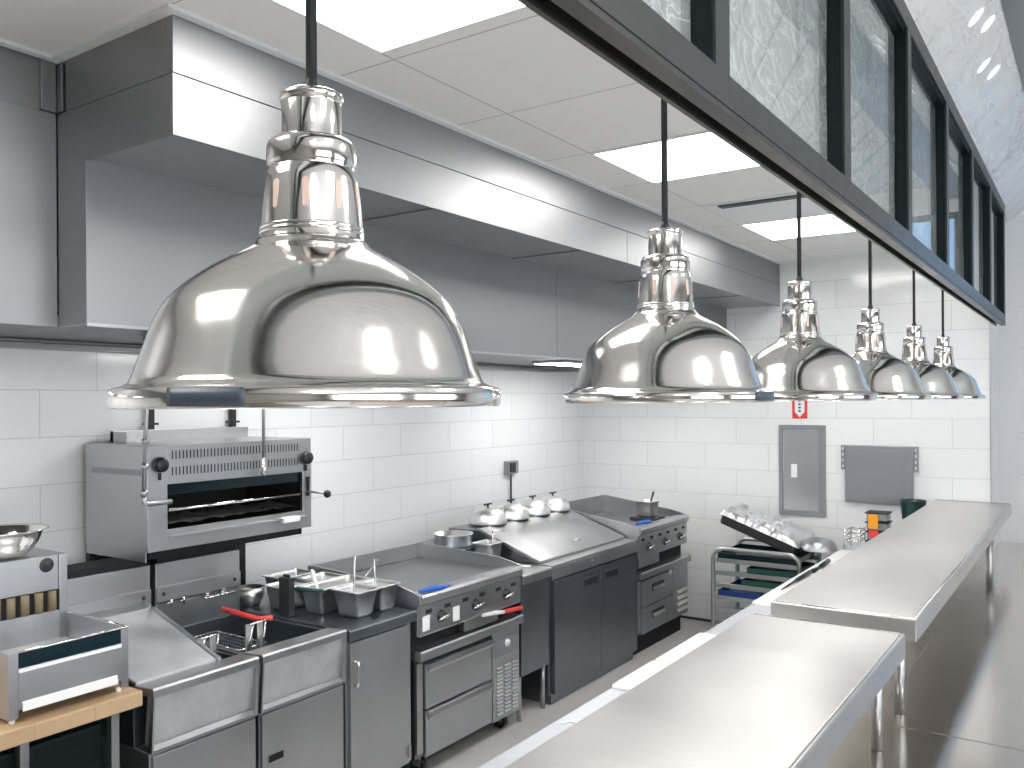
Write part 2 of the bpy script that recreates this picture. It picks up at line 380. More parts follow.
# ------------------------------------------------------------------ ceiling fixtures
def panel_light(y0, y1, label):
    t = thing('ceiling_light', label, 'ceiling light', (-1.64, (y0 + y1) / 2, CZ), 'square flush ceiling light panels')
    x0, x1 = -2.06, -1.215
    MB().box(x0, x1, y0, y0 + .012, CZ - .008, CZ).box(x0, x1, y1 - .012, y1, CZ - .008, CZ).box(x0, x0 + .012, y0 + .012, y1 - .012, CZ - .008, CZ).box(x1 - .012, x1, y0 + .012, y1 - .012, CZ - .008, CZ).build('frame', 'white', t)
    MB().box(x0 + .012, x1 - .012, y0 + .012, y1 - .012, CZ - .006, CZ).build('diffuser', 'light', t)
panel_light(1.52, 2.215, 'bright ceiling light panel directly above the largest, nearest lamp')
panel_light(3.715, 4.415, 'middle bright ceiling light panel, behind the cord of the second lamp')
panel_light(5.84, 6.54, 'farthest bright ceiling light panel, just beyond the slotted air vent')
panel_light(-.55, .16, 'extra ceiling light panel added behind the photographer over the cook line')  # unseen panel added behind the camera as kitchen fill
t = thing('ceiling_vent', 'slot air diffuser set in the white ceiling between two light panels', 'vent', (-1.7, 5.3, CZ))
MB().box(-2.06, -1.215, 5.135, 5.835, CZ - .006, CZ).build('faceplate', 'white', t)
MB().box(-1.97, -1.24, 5.165, 5.255, CZ - .010, CZ - .006).build('slot', 'frame_dark', t)
MB().box(-1.97, -1.24, 5.206, 5.212, CZ - .013, CZ - .010).build('blade', 'grey', t)
labs_ = ['round recessed light in the sloping dining ceiling, nearest of the visible four', 'second round recessed light in the sloping dining ceiling, touching the nearest one', 'third round recessed light in the sloping dining ceiling, left of the farther pair', 'farthest round recessed light in the sloping dining ceiling']
for (x, y), lb in zip(((-.444, 4.286), (-.415, 4.47), (-.469, 4.852), (-.444, 5.058)), labs_):
    z = 3.614 + 1.04 * (x + .605); n_ = (.72, 0, -.69)
    t = thing('recessed_light', lb, 'ceiling light', (x, y, z), 'round lights in the sloping dining ceiling')
    MB().lathe([(0, .004), (.042, .004), (.042, 0), (0, 0)], (x, y, z), 32, axis=n_).build('diffuser', 'spot', t)
    MB().lathe([(.042, 0), (.042, .006), (.048, .004), (.050, 0)], (x, y, z), 32, axis=n_).build('trim_ring', 'white', t)
for y in (-1.5, 1.0, 3.5):  # unseen lamps added to brighten the dining side
    t = thing('dining_fill_light', 'added square fill light over the dining room, unseen, out of frame to the right', 'ceiling light', (2.0, y, 4.0), 'added dining room fill lights')
    MB().box(1.6, 2.4, y - .4, y + .4, 3.985, 4.0).build('diffuser', 'light3', t)
    MB().box(1.57, 1.6, y - .43, y + .43, 3.98, 4.0).box(2.4, 2.43, y - .43, y + .43, 3.98, 4.0).box(1.6, 2.4, y - .43, y - .4, 3.98, 4.0).box(1.6, 2.4, y + .4, y + .43, 3.98, 4.0).build('frame', 'white', t)

# ------------------------------------------------------------------ range hood
hd = thing('range_hood', 'long brushed stainless steel range hood above the cook line along the left wall', 'range hood', (-3.4, 4.6, 2.372))
YE = BW - .004
MB().box(-3.0, -2.371, 1.609, YE, 3.130, 3.310).build('soffit_panel', 'hood', hd, .002)
# canopy shell: fascia segments with seams, end cap, underside
for a, b in ((1.606, 4.708), (4.712, YE)):
    MB().box(-2.380, -2.368, a, b, 2.934, 3.1265).build('fascia', 'hood', hd, .0015)
MB().box(-2.866, -2.380, 1.606, 1.618, 2.934, 3.1265).build('end_cap', 'hood', hd, .0015)
MB().box(-2.866, -2.382, 1.62, YE, 2.946, 3.12).build('underside', 'grey', hd)
for y in (2.9, 4.2, 5.5, 6.8): MB().box(-2.866, -2.382, y, y + .012, 2.940, 2.946).build('underside_seam', 'hood', hd)
for a, b in ((1.606, 4.698), (4.702, YE)):
    MB().box(-2.88, -2.866, a, b, 2.372, 3.1265).build('back_panel', 'hood', hd, .0015)
MB().box(-2.872, -2.862, 1.606, YE, 2.366, 2.378).build('drip_lip', 'steel', hd, .001)
MB().box(-3.05, -2.878, 1.606, 1.620, 2.372, 3.1265).build('return_panel', 'hood', hd, .0015)
MB().box(-3.062, -3.05, -3.4, 1.603, 2.372, 3.1265).build('face_panel', 'hood', hd, .0015)
MB().box(-3.075, -3.062, -3.4, 1.603, 3.13, 3.319).build('upper_panel', 'hood', hd, .0015)
MB().box(-3.06, -3.02, 1.606, 1.63, 3.132, 3.306).box(-3.10, -3.05, 1.55, 1.604, 3.132, 3.306).build('corner_post', 'hood', hd, .003)
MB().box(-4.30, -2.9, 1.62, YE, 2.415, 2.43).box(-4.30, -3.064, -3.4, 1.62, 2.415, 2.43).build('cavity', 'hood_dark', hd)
MB().box(LW + .002, -4.28, -3.4, 7.0, 2.372, 2.40).build('grease_trough', 'hood', hd, .003)
for a in (-1.2, -.2, .8, 2.95, 3.75, 5.75, 6.35):  # glowing panels added under the hood to brighten wall and cook line
    hl = MB().box(-3.75, -3.45, a, a + .5, 2.395, 2.414).build('fill_light_housing', 'steel', hd, .002)
    MB().box(-3.73, -3.47, a + .02, a + .48, 2.390, 2.395).build('fill_light_lens', 'light2', hl)
MB().box(-4.28, -2.9, 7.0, 7.012, 2.372, 2.415).build('far_lip', 'grey', hd)

# ------------------------------------------------------------------ pendant lamps
def lamp_proto(loc):
    t = thing('pendant_lamp', 'x', 'pendant lamp', loc, 'row of polished nickel pendant lamps')
    k = 7.246e-4
    out = [(342, 0), (345, 3), (345, 28), (341, 32), (335, 34), (326, 36), (314, 42), (310, 50), (303, 68), (295, 90), (286, 115), (277, 140), (266, 162), (256, 178), (245, 191), (231, 204), (216, 216), (200, 228), (182, 240), (163, 251), (142, 263), (124, 272), (111, 280), (103, 288), (99, 294)]
    out = [(a * .968, b) for a, b in out]
    prof = [(r * k, z * k) for r, z in out]
    inner = [((r - 5) * k, max(z - 3, 2) * k) for r, z in reversed(out)]
    MB().lathe(prof + inner + [prof[0]], loc, 112).build('shade', 'chrome', t)
    neck = [(99, 286), (95, 296), (93, 308), (92, 318), (90, 345), (87, 375), (84, 398), (82, 412), (78, 418), (77, 422), (80, 427), (81, 432), (81, 458), (79, 465), (73, 471), (57, 474), (0, 474)]
    MB().lathe([(r * k * .97, z * k) for r, z in neck], loc, 72).build('neck', 'chrome', t)
    MB().lathe([(r * k, z * k) for r, z in ((53, 473), (53, 490), (53, 536), (52, 540), (55, 542), (56, 548), (56, 554), (51, 557), (20, 559), (0, 559))], loc, 56).build('socket_cap', 'chrome', t)
    # raised ribs around the neck
    r_ = MB()
    for zz, rr in ((306, 92), (314, 91)):
        r_.lathe([((rr - 1) * k, (zz - 3) * k), ((rr + 1.5) * k, zz * k), ((rr - 1) * k, (zz + 3) * k)], loc, 72)
    r_.build('neck_ring', 'chrome', t)
    # vent slots round the neck
    for a in [-88 + 38 * q_ for q_ in range(9)]:
        a = math.radians(a); n = Vector((math.cos(a), math.sin(a), 0)); s = Vector((-n.y, n.x, 0))
        m = MB(); c = Vector(loc) + n * (85.0 * k) + Vector((0, 0, 365 * k)); pts = []
        for i in range(16):
            b = 2 * PI * i / 16; dz = 19 * k * (1 if math.sin(b) > 0 else -1) + 7 * k * math.sin(b)
            pts.append((s * 5.5 * k * math.cos(b), dz))
        rr = []
        for off in (-3 * k, 1.2 * k):
            rr.append([m.bm.verts.new(c + n * (off - (d_ - 0) * .055) + p + Vector((0, 0, d_))) for p, d_ in pts])
        m.bm.faces.new(rr[1]); m.bm.faces.new(rr[0][::-1])
        for i in range(16): m.bm.faces.new((rr[0][i], rr[0][(i + 1) % 16], rr[1][(i + 1) % 16], rr[1][i]))
        m.build('vent_slot', 'peach', t)
    MB().lathe([(14 * k, 557 * k), (16 * k, 566 * k), (12 * k, 578 * k), (9 * k, 586 * k)], loc, 24).build('strain_relief', 'glassblack', t)
    top = 3.74 - loc[2]
    MB().cyl((loc[0], loc[1], loc[2] + 570 * k), (loc[0], loc[1], 3.74 - .02), .0072, 16).build('cord', 'glassblack', t)
    MB().lathe([(0, 3.74 - .035 - loc[2]), (.02, 3.74 - .035 - loc[2]), (.045, 3.74 - .02 - loc[2]), (.05, top), (0, top)], loc, 32).build('ceiling_canopy', 'white', t)
    MB().lathe([(0, .06), (.02, .065), (.033, .09), (.03, .12), (.016, .15), (.014, .2), (0, .2)], loc, 24).build('bulb', 'whiteplastic', t)
    return t
def rim_label(t, loc, a0, a1):
    k = 7.246e-4
    m = MB()
    def fn(u, v):
        a = math.radians(a0 + (a1 - a0) * u); r = 346.5 * .968 * k
        return Vector((loc[0] + r * math.cos(a), loc[1] + r * math.sin(a), loc[2] + (4 + 27 * v) * k))
    m.grid(fn, 16, 1); m.build('rim_label', 'label', t, solid=.002)
L0 = (-.839, .771, 2.0935)
lamp = lamp_proto(L0)
lamps = [lamp]
labs = ['largest and nearest polished nickel dome pendant lamp, hanging over the near pass shelf',
        'second polished nickel dome pendant lamp, dark label at right end of rim',
        'third polished nickel dome pendant lamp, above the small red sign',
        'fourth polished nickel dome pendant lamp from the camera, over the grey wall plate',
        'second-farthest small-looking polished nickel dome pendant lamp in the row',
        'farthest polished nickel dome pendant lamp, last of the row at the far wall']
lamp['label'] = labs[0]
for i in range(1, 6):
    c = copy_tree(lamp); c.location = (L0[0], L0[1] + 1.0935 * i - (.04 if i == 5 else 0), L0[2]); c['label'] = labs[i]; lamps.append(c)
rim_label(lamps[0], L0, -80, -59)
rim_label(lamps[1], tuple(lamps[1].location), -14, 12)

# ------------------------------------------------------------------ pass counter
cn = thing('steel_counter', 'long low stainless steel worktop with reflective top under the raised pass shelves', 'counter', (-.4, 3, 0))
MB().box(-1.14, .35, -2.0, 3.48, .835, .865).build('worktop', 'lowcounter', cn, .003)
MB().box(-1.735, -1.141, -2.0, 7.73, .836, .8655).build('side_ledge', 'ledge', cn, .002)
MB().box(-1.14, -.72, 3.484, 7.73, .835, .865).box(-.72, .35, 3.484, 8.45, .835, .865).build('worktop', 'lowcounter', cn, .003)
MB().box(-1.60, .20, -1.95, 7.72, .12, .835).build('cabinet_base', 'door_steel', cn, .003)
MB().box(-1.55, .15, -1.9, 7.7, 0, .12).build('plinth', 'iron', cn)
def pass_shelf(y0, y1, label, legs):
    t = thing('pass_shelf', label, 'shelf', (-.845, (y0 + y1) / 2, .865), 'raised stainless pass shelves')
    x0, x1, z = -1.12, -.570, 1.2685
    MB().box(x0, x1, y0, y1, z - .085, z).build('shelf_top', 'counter', t, .004)
    MB().tube([(x0 + .012, y0 + .012, z + .0005), (x1 - .012, y0 + .012, z + .0005), (x1 - .012, y1 - .012, z + .0005), (x0 + .012, y1 - .012, z + .0005)], .0035, 8).build('edge_bead', 'chrome', t)
    for x, y in legs:
        m = MB().cyl((x, y, .8662), (x, y, z - .085), .0215, 28)
        lg = m.build('leg', 'steel', t)
pass_shelf(-1.9, 3.28, 'near raised stainless pass shelf with round legs, closest to the camera',
           [(-.655, 3.215), (-1.03, 3.215), (-.655, 1.0), (-1.03, 1.0), (-.655, -1.6), (-1.03, -1.6)])
pass_shelf(3.505, 7.74, 'far raised stainless pass shelf running to the tiled back wall',
           [(-.655, 3.642), (-1.03, 3.642), (-.592, 6.31), (-1.03, 6.31)])

# white boards on the left strip of the counter
def board(y0, y1, label, x0=-1.73, x1=-1.33, z=.866, ang=0, th=.018):
    m = MB().box(x0, x1, y0, y1, z, z + th)
    o = m.build('cutting_board', 'whiteplastic', None, .004); o.rotation_euler[2] = ang
    return tag(o, label, 'cutting board', 'white cutting boards on the cook side of the pass')
board(3.27, 3.675, 'nearer white cutting board beside the near pass shelf, facing the cook line')
board(3.70, 4.25, 'second white cutting board, just beyond a thin gap from the nearer one', ang=.006)
board(5.06, 7.2, 'long white cutting board beside the far pass shelf with black utensils on it', x1=-1.16)
# utensils on the far board
o = MB().tube([(-1.665, 5.75, .898), (-1.66, 6.05, .902)], [.012, .017], 10).tube([(-1.67, 5.45, .892), (-1.665, 5.75, .898)], [.003, .010], 8).build('kitchen_knife', 'black')
tag(o, 'black-handled knife lying on the long white cutting board', 'knife')
o = MB().tube([(-1.655, 6.30, .900), (-1.66, 6.55, .903)], [.014, .017], 10).tube([(-1.66, 6.12, .895), (-1.655, 6.3, .900)], [.018, .008], 8).build('spatula', 'black')
tag(o, 'black spatula lying beyond the knife on the long white cutting board', 'spatula')
o = MB().box(-1.59, -1.55, 6.62, 6.76, .885, .91).build('board_clip', 'black', None, .006)
tag(o, 'small black clip on the long white board near the far pass shelf edge', 'clip')
# ticket scrap on near strip
o = MB().tube([(-1.70, 2.80, .869), (-1.69, 2.83, .869), (-1.665, 2.84, .869), (-1.645, 2.825, .869)], .004, 6).build('paper_scrap', 'paper')
tag(o, 'tiny curled white paper scrap on the counter strip left of the near pass shelf', 'paper scrap')

# ------------------------------------------------------------------ cook line helpers
FX = -3.10
def feet(par, x0, x1, y0, y1, h=.12, name='leg'):
    for x in (x0, x1):
        for y in (y0, y1):
            MB().lathe([(.014, .0), (.022, .004), (.022, .02), (.014, .03), (.018, h)], (x, y, 0), 16).build(name, 'steel', par)

# butcher block table, bottom left
t = thing('butcher_block_table', 'pale wooden butcher block table with steel legs at lower left', 'table', (-3.5, 1.3, 0))
MB().box(-4.0, FX, .5, 1.955, .913, .974).build('tabletop', 'wood', t, .006)
for x, y in ((-3.17, 1.87), (-3.92, 1.87), (-3.17, .6), (-3.92, .6), (-3.17, 1.53)):
    m = MB().box(x - .018, x + .018, y - .016, y + .016, 0, .912)
    for k in range(26): m.box(x + .0165, x + .0195, y - .005, y + .005, .05 + k * .032, .066 + k * .032)
    m.build('leg', 'steel', t, .002)
MB().box(-3.95, -3.14, .55, 1.90, .26, .29).build('lower_shelf', 'steel', t, .003)
o = MB().box(-3.9, -3.2, 1.45, 1.85, .291, .86).build('storage_bin', 'frame_dark', None, .01)
tag(o, 'dark teal bin standing on the lower shelf of the butcher block table', 'bin')
o = MB().box(-3.6, -3.18, 1.30, 1.425, .291, .86).build('cardboard_box', 'brown', None, .004)
tag(o, 'brown cardboard box on the lower shelf of the butcher block table', 'box')

# countertop warmer standing on it
t = thing('food_warmer', 'stainless countertop food warmer with open front tray on the butcher block table', 'food warmer', (-3.4, 1.68, .974))
ya, yb, xf, xb = 1.475, 1.925, -3.15, -3.60
MB().box(xf - .012, xf, ya + .035, yb - .03, 1.02, 1.150).build('front_panel', 'steel', t, .0015)
MB().box(xf - .012, xf, ya, ya + .035, .99, 1.225).build('front_frame', 'steel', t, .002)
MB().box(xf - .012, xf, yb - .03, yb, .99, 1.225).build('front_frame', 'steel', t, .002)
MB().box(xf - .014, xf - .004, ya + .035, yb - .03, 1.165, 1.222).build('dark_strip', 'teal', t)
MB().box(xf - .012, xf + .004, ya + .035, yb - .03, 1.150, 1.163).build('light_edge', 'whiteplastic', t, .002)
MB().tube([(xf, ya + .035, 1.224), (xf, yb, 1.224)], .004, 8).tube([(xf, yb - .002, 1.224), (xb, yb - .002, 1.224)], .004, 8).build('rim_bead', 'chrome', t)
MB().box(xb - .3, xf - .012, ya, ya + .008, .99, 1.222).build('side_panel', 'door_steel', t, .0015)
MB().box(xb, xf - .012, yb - .008, yb, 1.0, 1.222).build('side_panel', 'door_steel', t, .0015)
MB().poly([(xf - .015, ya + .01, 1.03), (xf - .015, yb - .01, 1.03), (xb, yb - .01, 1.12), (xb, ya + .01, 1.12)]).build('tray_floor', 'worn', t, solid=.004)
MB().box(xb - .004, xb, ya + .01, yb - .01, 1.12, 1.238).build('tray_back', 'worn', t)
# white strip painted in as the highlight on the front sheet
MB().prism([(xf + .001, 1.012), (xf + .012, 1.014), (xf + .010, 1.044), (xf + .001, 1.048)], 'y', ya + .045, yb - .05).build('front_highlight', 'whiteplastic', t, .002)
# upper box with heating tubes
MB().box(xb - .36, xb, ya - .3, yb - .035, 1.325, 1.470).build('upper_box', 'steel', t, .003)
MB().box(xb - .36, xb + .004, yb - .035, yb, .99, 1.470).build('side_frame', 'steel', t, .003)
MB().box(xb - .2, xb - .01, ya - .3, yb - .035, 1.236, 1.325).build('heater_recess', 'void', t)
for i in range(12):
    y = yb - .062 - i * .055
    MB().cyl((xb - .004, y, 1.24), (xb - .004, y, 1.322), .017, 14).build('heating_tube', 'ceramic', t)
MB().lathe([(0, .012), (.010, .012), (.014, 0), (.03, -.002)], (xb + .002, yb - .085, 1.432), 24, axis=(1, 0, 0)).build('control_switch', 'iron', t)
for x in (xf - .02, xb - .3):
    for y in (ya + .02, yb - .03): MB().lathe([(.009, 0), (.013, .017), (0, .017)], (x, y, .974), 12).build('foot', 'whiteplastic', t)
# bowl on the warmer
R, c = .118, (-3.72, 1.72, 1.471)
pr = [(0, 0), (.055, 0), (.066, .004), (.088, .028), (.104, .062), (.116, .098), (.130, .104), (.130, .107), (.114, .102), (.100, .066), (.084, .032), (.06, .01), (0, .006)]
o = MB().lathe([(r * 1.32, z * 1.08) for r, z in pr], c, 56).build('mixing_bowl', 'chrome'); tag(o, 'polished steel mixing bowl sitting on top of the food warmer', 'bowl')

# ------------------------------------------------------------------ fryers
def fryer(name, label, y0, y1, dump):
    t = thing(name, label, 'fryer', (-3.6, (y0 + y1) / 2, 0), 'pair of floor-standing fryer cabinets')
    xb_ = -4.12
    MB().box(xb_, FX - .035, y0, y1, .12, .70).build('body', 'door_steel', t, .003)
    MB().box(FX - .035, FX - .02, y0 + .008, y1 - .008, .13, .688).build('door', 'door_steel', t, .003)
    # recessed door pull
    if not dump:
        m = MB().box(FX - .021, FX - .017, y0 + .035, y0 + .135, .455, .462).box(FX - .021, FX - .017, y0 + .035, y0 + .135, .495, .502)
        m.box(FX - .021, FX - .017, y0 + .035, y0 + .042, .455, .502).box(FX - .021, FX - .017, y0 + .128, y0 + .135, .455, .502).build('door_pull', 'steel', t)
        MB().box(FX - .022, FX - .0185, y0 + .042, y0 + .128, .462, .495).build('pull_recess', 'void', t)
    # slanted apron: leans back towards the bottom
    MB().prism([(FX - .015, .925), (FX - .045, .725), (FX - .07, .725), (FX - .05, .925)], 'y', y0 + .004, y1 - .004).build('apron', 'worn', t, .002)
    MB().prism([(FX - .045, .725), (FX - .018, .712), (FX - .018, .700), (FX - .06, .700)], 'y', y0 + .004, y1 - .004).build('drip_rail', 'steel', t, .001)
    MB().prism([(FX - .015, .925), (FX, .925), (FX - .016, .70), (FX - .05, .70)], 'y', y0, y0 + .008).build('apron_cheek', 'steel', t)
    MB().prism([(FX - .012, .925), (FX, .925), (FX - .016, .70), (FX - .05, .70)], 'y', y1 - .014, y1).build('apron_cheek', 'steel', t)
    # front nosing
    MB().prism([(FX - .14, .955), (FX - .008, .966), (FX, .958), (FX, .925), (FX - .14, .925)], 'y', y0, y1).build('front_rail', 'steel', t, .003)
    # tank walls
    if dump: ty0, ty1 = y0 + .42, y1 - .012
    else: ty0, ty1 = y0 + .03, y1 - .02
    m = MB().box(xb_, FX - .14, y0, y1, .70, .74).box(xb_, FX - .14, y0, ty0, .74, .945).box(xb_, FX - .14, ty1, y1, .74, .945)
    m.box(xb_, xb_ + .22, ty0, ty1, .74, .945)
    m.build('tank', 'shade_steel', t, .002)
    MB().box(xb_ + .22, FX - .14, ty0, ty1, .741, .83).build('oil', 'teal', t)
    # flue riser
    MB().box(xb_, xb_ + .20, y0 + .004, y1 - .006, .945, 1.29).build('flue_riser', 'steel', t, .003)
    MB().prism([(xb_ + .20, 1.175), (xb_ + .212, 1.17), (xb_ + .212, 1.095), (xb_ + .20, 1.085)], 'y', y0 + .006, y1 - .008).build('riser_band', 'steel', t, .002)
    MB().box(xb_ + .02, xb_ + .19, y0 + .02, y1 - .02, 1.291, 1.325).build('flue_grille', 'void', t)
    feet(t, -4.0, -3.2, y0 + .06, y1 - .06)
    # screws of the band
    for y in (y0 + .04, y1 - .05):
        MB().lathe([(0, .006), (.008, .005), (.010, 0)], (xb_ + .214, y, 1.135), 14, axis=(1, 0, 0)).build('screw', 'iron', t)
    return t
f1 = fryer('fryer', 'stainless fryer cabinet with sloping steel pan cover, next to the butcher block table', 2.0, 2.52, True)
# sloping dump pan
m = MB()
def slab(mb, pts, th):
    A = [mb.bm.verts.new(p) for p in pts]; B = [mb.bm.verts.new((p[0], p[1], p[2] - th)) for p in pts]; n = len(pts)
    mb.bm.faces.new(A); mb.bm.faces.new(B[::-1])
    for i in range(n): mb.bm.faces.new((A[i], B[i], B[(i + 1) % n], A[(i + 1) % n]))
    return mb
slab(m, [(-3.225, 2.004, .968), (-3.225, 2.385, .968), (-3.895, 2.48, 1.098), (-3.895, 2.004, 1.098)], .012).build('pan_cover', 'worn', f1, .002)
slab(MB(), [(-3.215, 2.385, .972), (-3.215, 2.405, .972), (-3.90, 2.503, 1.104), (-3.90, 2.480, 1.104)], .02).build('pan_rim', 'steel', f1, .002)
slab(MB(), [(-3.86, 2.004, 1.097), (-3.86, 2.475, 1.097), (-3.905, 2.48, 1.118), (-3.905, 2.004, 1.118)], .02).build('pan_flange', 'steel', f1, .002)
f2 = fryer('fryer', 'stainless fryer cabinet with open tank, door pull slot, left of the long-handled door', 2.54, 3.06, False)

def wire_basket(label, x0, x1, y0, y1, z0, z1, grip, gm, hz=.105):
    t = thing('fryer_basket', label, 'fryer basket', ((x0 + x1) / 2, (y0 + y1) / 2, z0), 'wire fryer baskets')
    m = MB(); r = .0016
    n = 14
    for i in range(n + 1):
        y = y0 + (y1 - y0) * i / n
        m.tube([(x0, y, z1), (x0 + .01, y, z0), (x1 - .01, y, z0), (x1, y, z1)], r, 4)
    n = 20
    for i in range(n + 1):
        x = x0 + (x1 - x0) * i / n
        m.tube([(x, y0, z1), (x, y0 + .005, z0), (x, y1 - .005, z0), (x, y1, z1)], r, 4)
    for k in range(7):
        z = z0 + (z1 - z0) * k / 6
        m.tube([(x0, y0, z), (x1, y0, z), (x1, y1, z), (x0, y1, z), (x0, y0, z)], r, 4)
    m.build('wire_mesh', 'wire', t)
    MB().tube([(x0, y0, z1), (x1, y0, z1), (x1, y1, z1), (x0, y1, z1), (x0, y0, z1)], .004, 8).build('rim_wire', 'chrome', t)
    # handle frame rising at the front
    yc = (y0 + y1) / 2
    MB().tube([(x1, yc - .045, z0 + .04), (x1 + .015, yc - .045, z1), (x1 + .05, yc - .035, z1 + hz)], .004, 8).tube([(x1, yc + .045, z0 + .04), (x1 + .015, yc + .045, z1), (x1 + .05, yc + .035, z1 + hz)], .004, 8).tube([(x1 + .05, yc - .06, z1 + hz), (x1 + .05, yc + .06, z1 + hz)], .005, 8).build('handle_frame', 'chrome', t)
    MB().box(x1 + .004, x1 + .009, yc - .05, yc - .012, z0 + .02, z1 + hz - .01).box(x1 + .004, x1 + .009, yc + .018, yc + .05, z0 + .02, z1 + hz - .01).build('handle_plate', 'pan', t)
    if grip:
        MB().tube(grip, .013, 12).build('grip', gm, t)
wire_basket('wire fryer basket with red grip resting in the dark fryer tank', -3.72, -3.34, 2.60, 2.755, .832, .935,
            [(-3.60, 2.70, 1.075), (-3.42, 2.705, 1.065), (-3.33, 2.71, 1.06), (-3.31, 2.74, 1.06), (-3.30, 2.76, 1.06)], 'red', .125)
wire_basket('small wire fryer basket beside the sloping pan cover, left of the red grip', -3.78, -3.42, 2.440, 2.502, .832, .925,
            None, None)
# hooks on the riser
t = thing('basket_hanger', 'chrome basket hanger rod fixed to the fryer riser', 'basket hanger', (-3.88, 2.8, 1.10))
MB().cyl((-3.865, 2.79, 1.078), (-3.865, 2.98, 1.078), .007, 12).build('rod', 'chrome', t)
for y in (2.83, 2.93): MB().cyl((-3.907, y, 1.078), (-3.865, y, 1.078), .006, 12).box(-3.907, -3.895, y - .012, y + .012, 1.062, 1.10).build('bracket', 'chrome', t)
t = thing('basket_hanger', 'short pair of chrome hooks on the riser left of the hanger rod', 'basket hanger', (-3.88, 2.62, 1.10))
for y in (2.60, 2.67): MB().cyl((-3.912, y, 1.085), (-3.87, y, 1.085), .006, 12).cyl((-3.87, y, 1.07), (-3.87, y, 1.115), .006, 12).build('hook', 'chrome', t)

# spare scraper block by the tank
o = MB().box(-3.63, -3.55, 3.08, 3.12, .958, 1.165).box(-3.615, -3.565, 3.095, 3.105, 1.165, 1.18).build('griddle_scraper', 'iron', None, .004)
tag(o, 'dark upright scraper block with green handle beside the steel pans', 'scraper')
MB().tube([(-3.60, 3.121, 1.10), (-3.50, 3.128, 1.105), (-3.36, 3.14, 1.112)], [.006, .009, .010], 12).build('handle', 'green', o)

# ------------------------------------------------------------------ cabinet with pans
t = thing('steel_cabinet', 'narrow stainless cabinet with one long-handled door between fryer and griddle', 'cabinet', (-3.6, 3.3, 0))
MB().box(-4.12, FX - .03, 3.075, 3.57, .13, .90).build('body', 'door_steel', t, .003)
MB().box(FX - .03, FX - .008, 3.09, 3.53, .135, .885).build('door', 'door_steel', t, .003)
MB().prism([(-4.12, .925), (-4.12, .957), (FX + .012, .957), (FX + .016, .950), (FX + .016, .905), (FX - .004, .895), (FX - .02, .925)], 'y', 3.066, 3.572).build('countertop', 'shade_steel', t, .002)
MB().tube([(FX - .006, 3.115, .79), (FX + .02, 3.117, .785), (FX + .022, 3.12, .76), (FX + .014, 3.12, .69), (FX + .018, 3.118, .672), (FX - .006, 3.115, .668)], [.010, .011, .008, .007, .009, .010], 12).build('handle', 'chrome', t)
MB().box(FX - .008, FX + .004, 3.515, 3.532, .17, .23).build('hinge', 'steel', t)
feet(t, -4.0, -3.18, 3.12, 3.52)

def gn_pan(label, x0, x1, y0, y1, z0, h, grp='steel food pans on the narrow cabinet', tap=.018):
    m = MB()
    def ring(i, z, r):
        # rounded rectangle inset i
        a0, a1, b0, b1 = x0 + i, x1 - i, y0 + i, y1 - i; pts = []
        for cx, cy, s in ((a1 - r, b1 - r, 0), (a0 + r, b1 - r, 90), (a0 + r, b0 + r, 180), (a1 - r, b0 + r, 270)):
            for k in range(6):
                a = math.radians(s + 90 * k / 5); pts.append(m.bm.verts.new((cx + r * math.cos(a), cy + r * math.sin(a), z)))
        return pts
    rings = [ring(-.012, z0 + h - .006, .02), ring(-.013, z0 + h - .001, .02), ring(-.008, z0 + h, .02), ring(.001, z0 + h - .001, .02), ring(.003, z0 + h - .02, .02), ring(tap, z0 + .02, .022), ring(tap + .012, z0 + .003, .02), ring(tap + .025, z0 + .002, .015)]
    inner = rings[:]
    outr = [ring(-.012, z0 + h - .006, .02), ring(-.001, z0 + h - .008, .02), ring(tap - .002, z0 + .018, .022), ring(tap + .010, z0, .02)]
    for A, B in list(zip(inner, inner[1:])) + list(zip(outr, outr[1:])):
        for k in range(24):
            f = m.bm.faces.new((A[k], A[(k + 1) % 24], B[(k + 1) % 24], B[k])); f.smooth = True
    m.bm.faces.new(inner[-1]); m.bm.faces.new(outr[-1])
    o = m.build('food_pan', 'pan')
    return tag(o, label, 'food pan', grp)
gn_pan('front small deep steel food pan, nearest the cabinet door edge', -3.385, -3.195, 3.235, 3.385, .958, .145)
gn_pan('small deep steel food pan just behind the front one, beside the griddle', -3.385, -3.195, 3.412, 3.555, .958, .145)
gn_pan('long steel food pan with white-handled ladle in it, left of the small pans', -3.585, -3.420, 3.19, 3.545, .958, .145)
gn_pan('rear-left steel food pan near the dark scraper block', -3.81, -3.65, 3.135, 3.33, .958, .135)
gn_pan('rear steel food pan against the griddle side', -3.80, -3.625, 3.37, 3.56, .958, .135)
gn_pan('steel food pan farthest back toward the wall', -4.02, -3.86, 3.30, 3.55, .958, .135)
def utensil(name, label, cat, a, b, r0, r1, mat, blade=None):
    o = MB().tube([a, tuple((Vector(a) * .5 + Vector(b) * .5)), b], [r0, (r0 + r1) / 2, r1], 10)
    o.ball(b, r1 * 1.1, 10)
    if blade: o.ball(a, blade, 14, (1, 1, .7))
    return tag(o.build(name, mat), label, cat)
utensil('ladle', 'white-handled ladle standing in the long steel pan', 'ladle', (-3.47, 3.25, .985), (-3.52, 3.215, 1.185), .005, .010, 'whiteplastic', .022)
utensil('tongs', 'thin steel spoon leaning in the small rear pan beside the griddle', 'spoon', (-3.29, 3.47, .985), (-3.37, 3.54, 1.21), .004, .006, 'steel')
utensil('skimmer', 'thin steel skimmer handle leaning out of the front small pan', 'skimmer', (-3.28, 3.28, .985), (-3.40, 3.42, 1.25), .004, .006, 'steel')
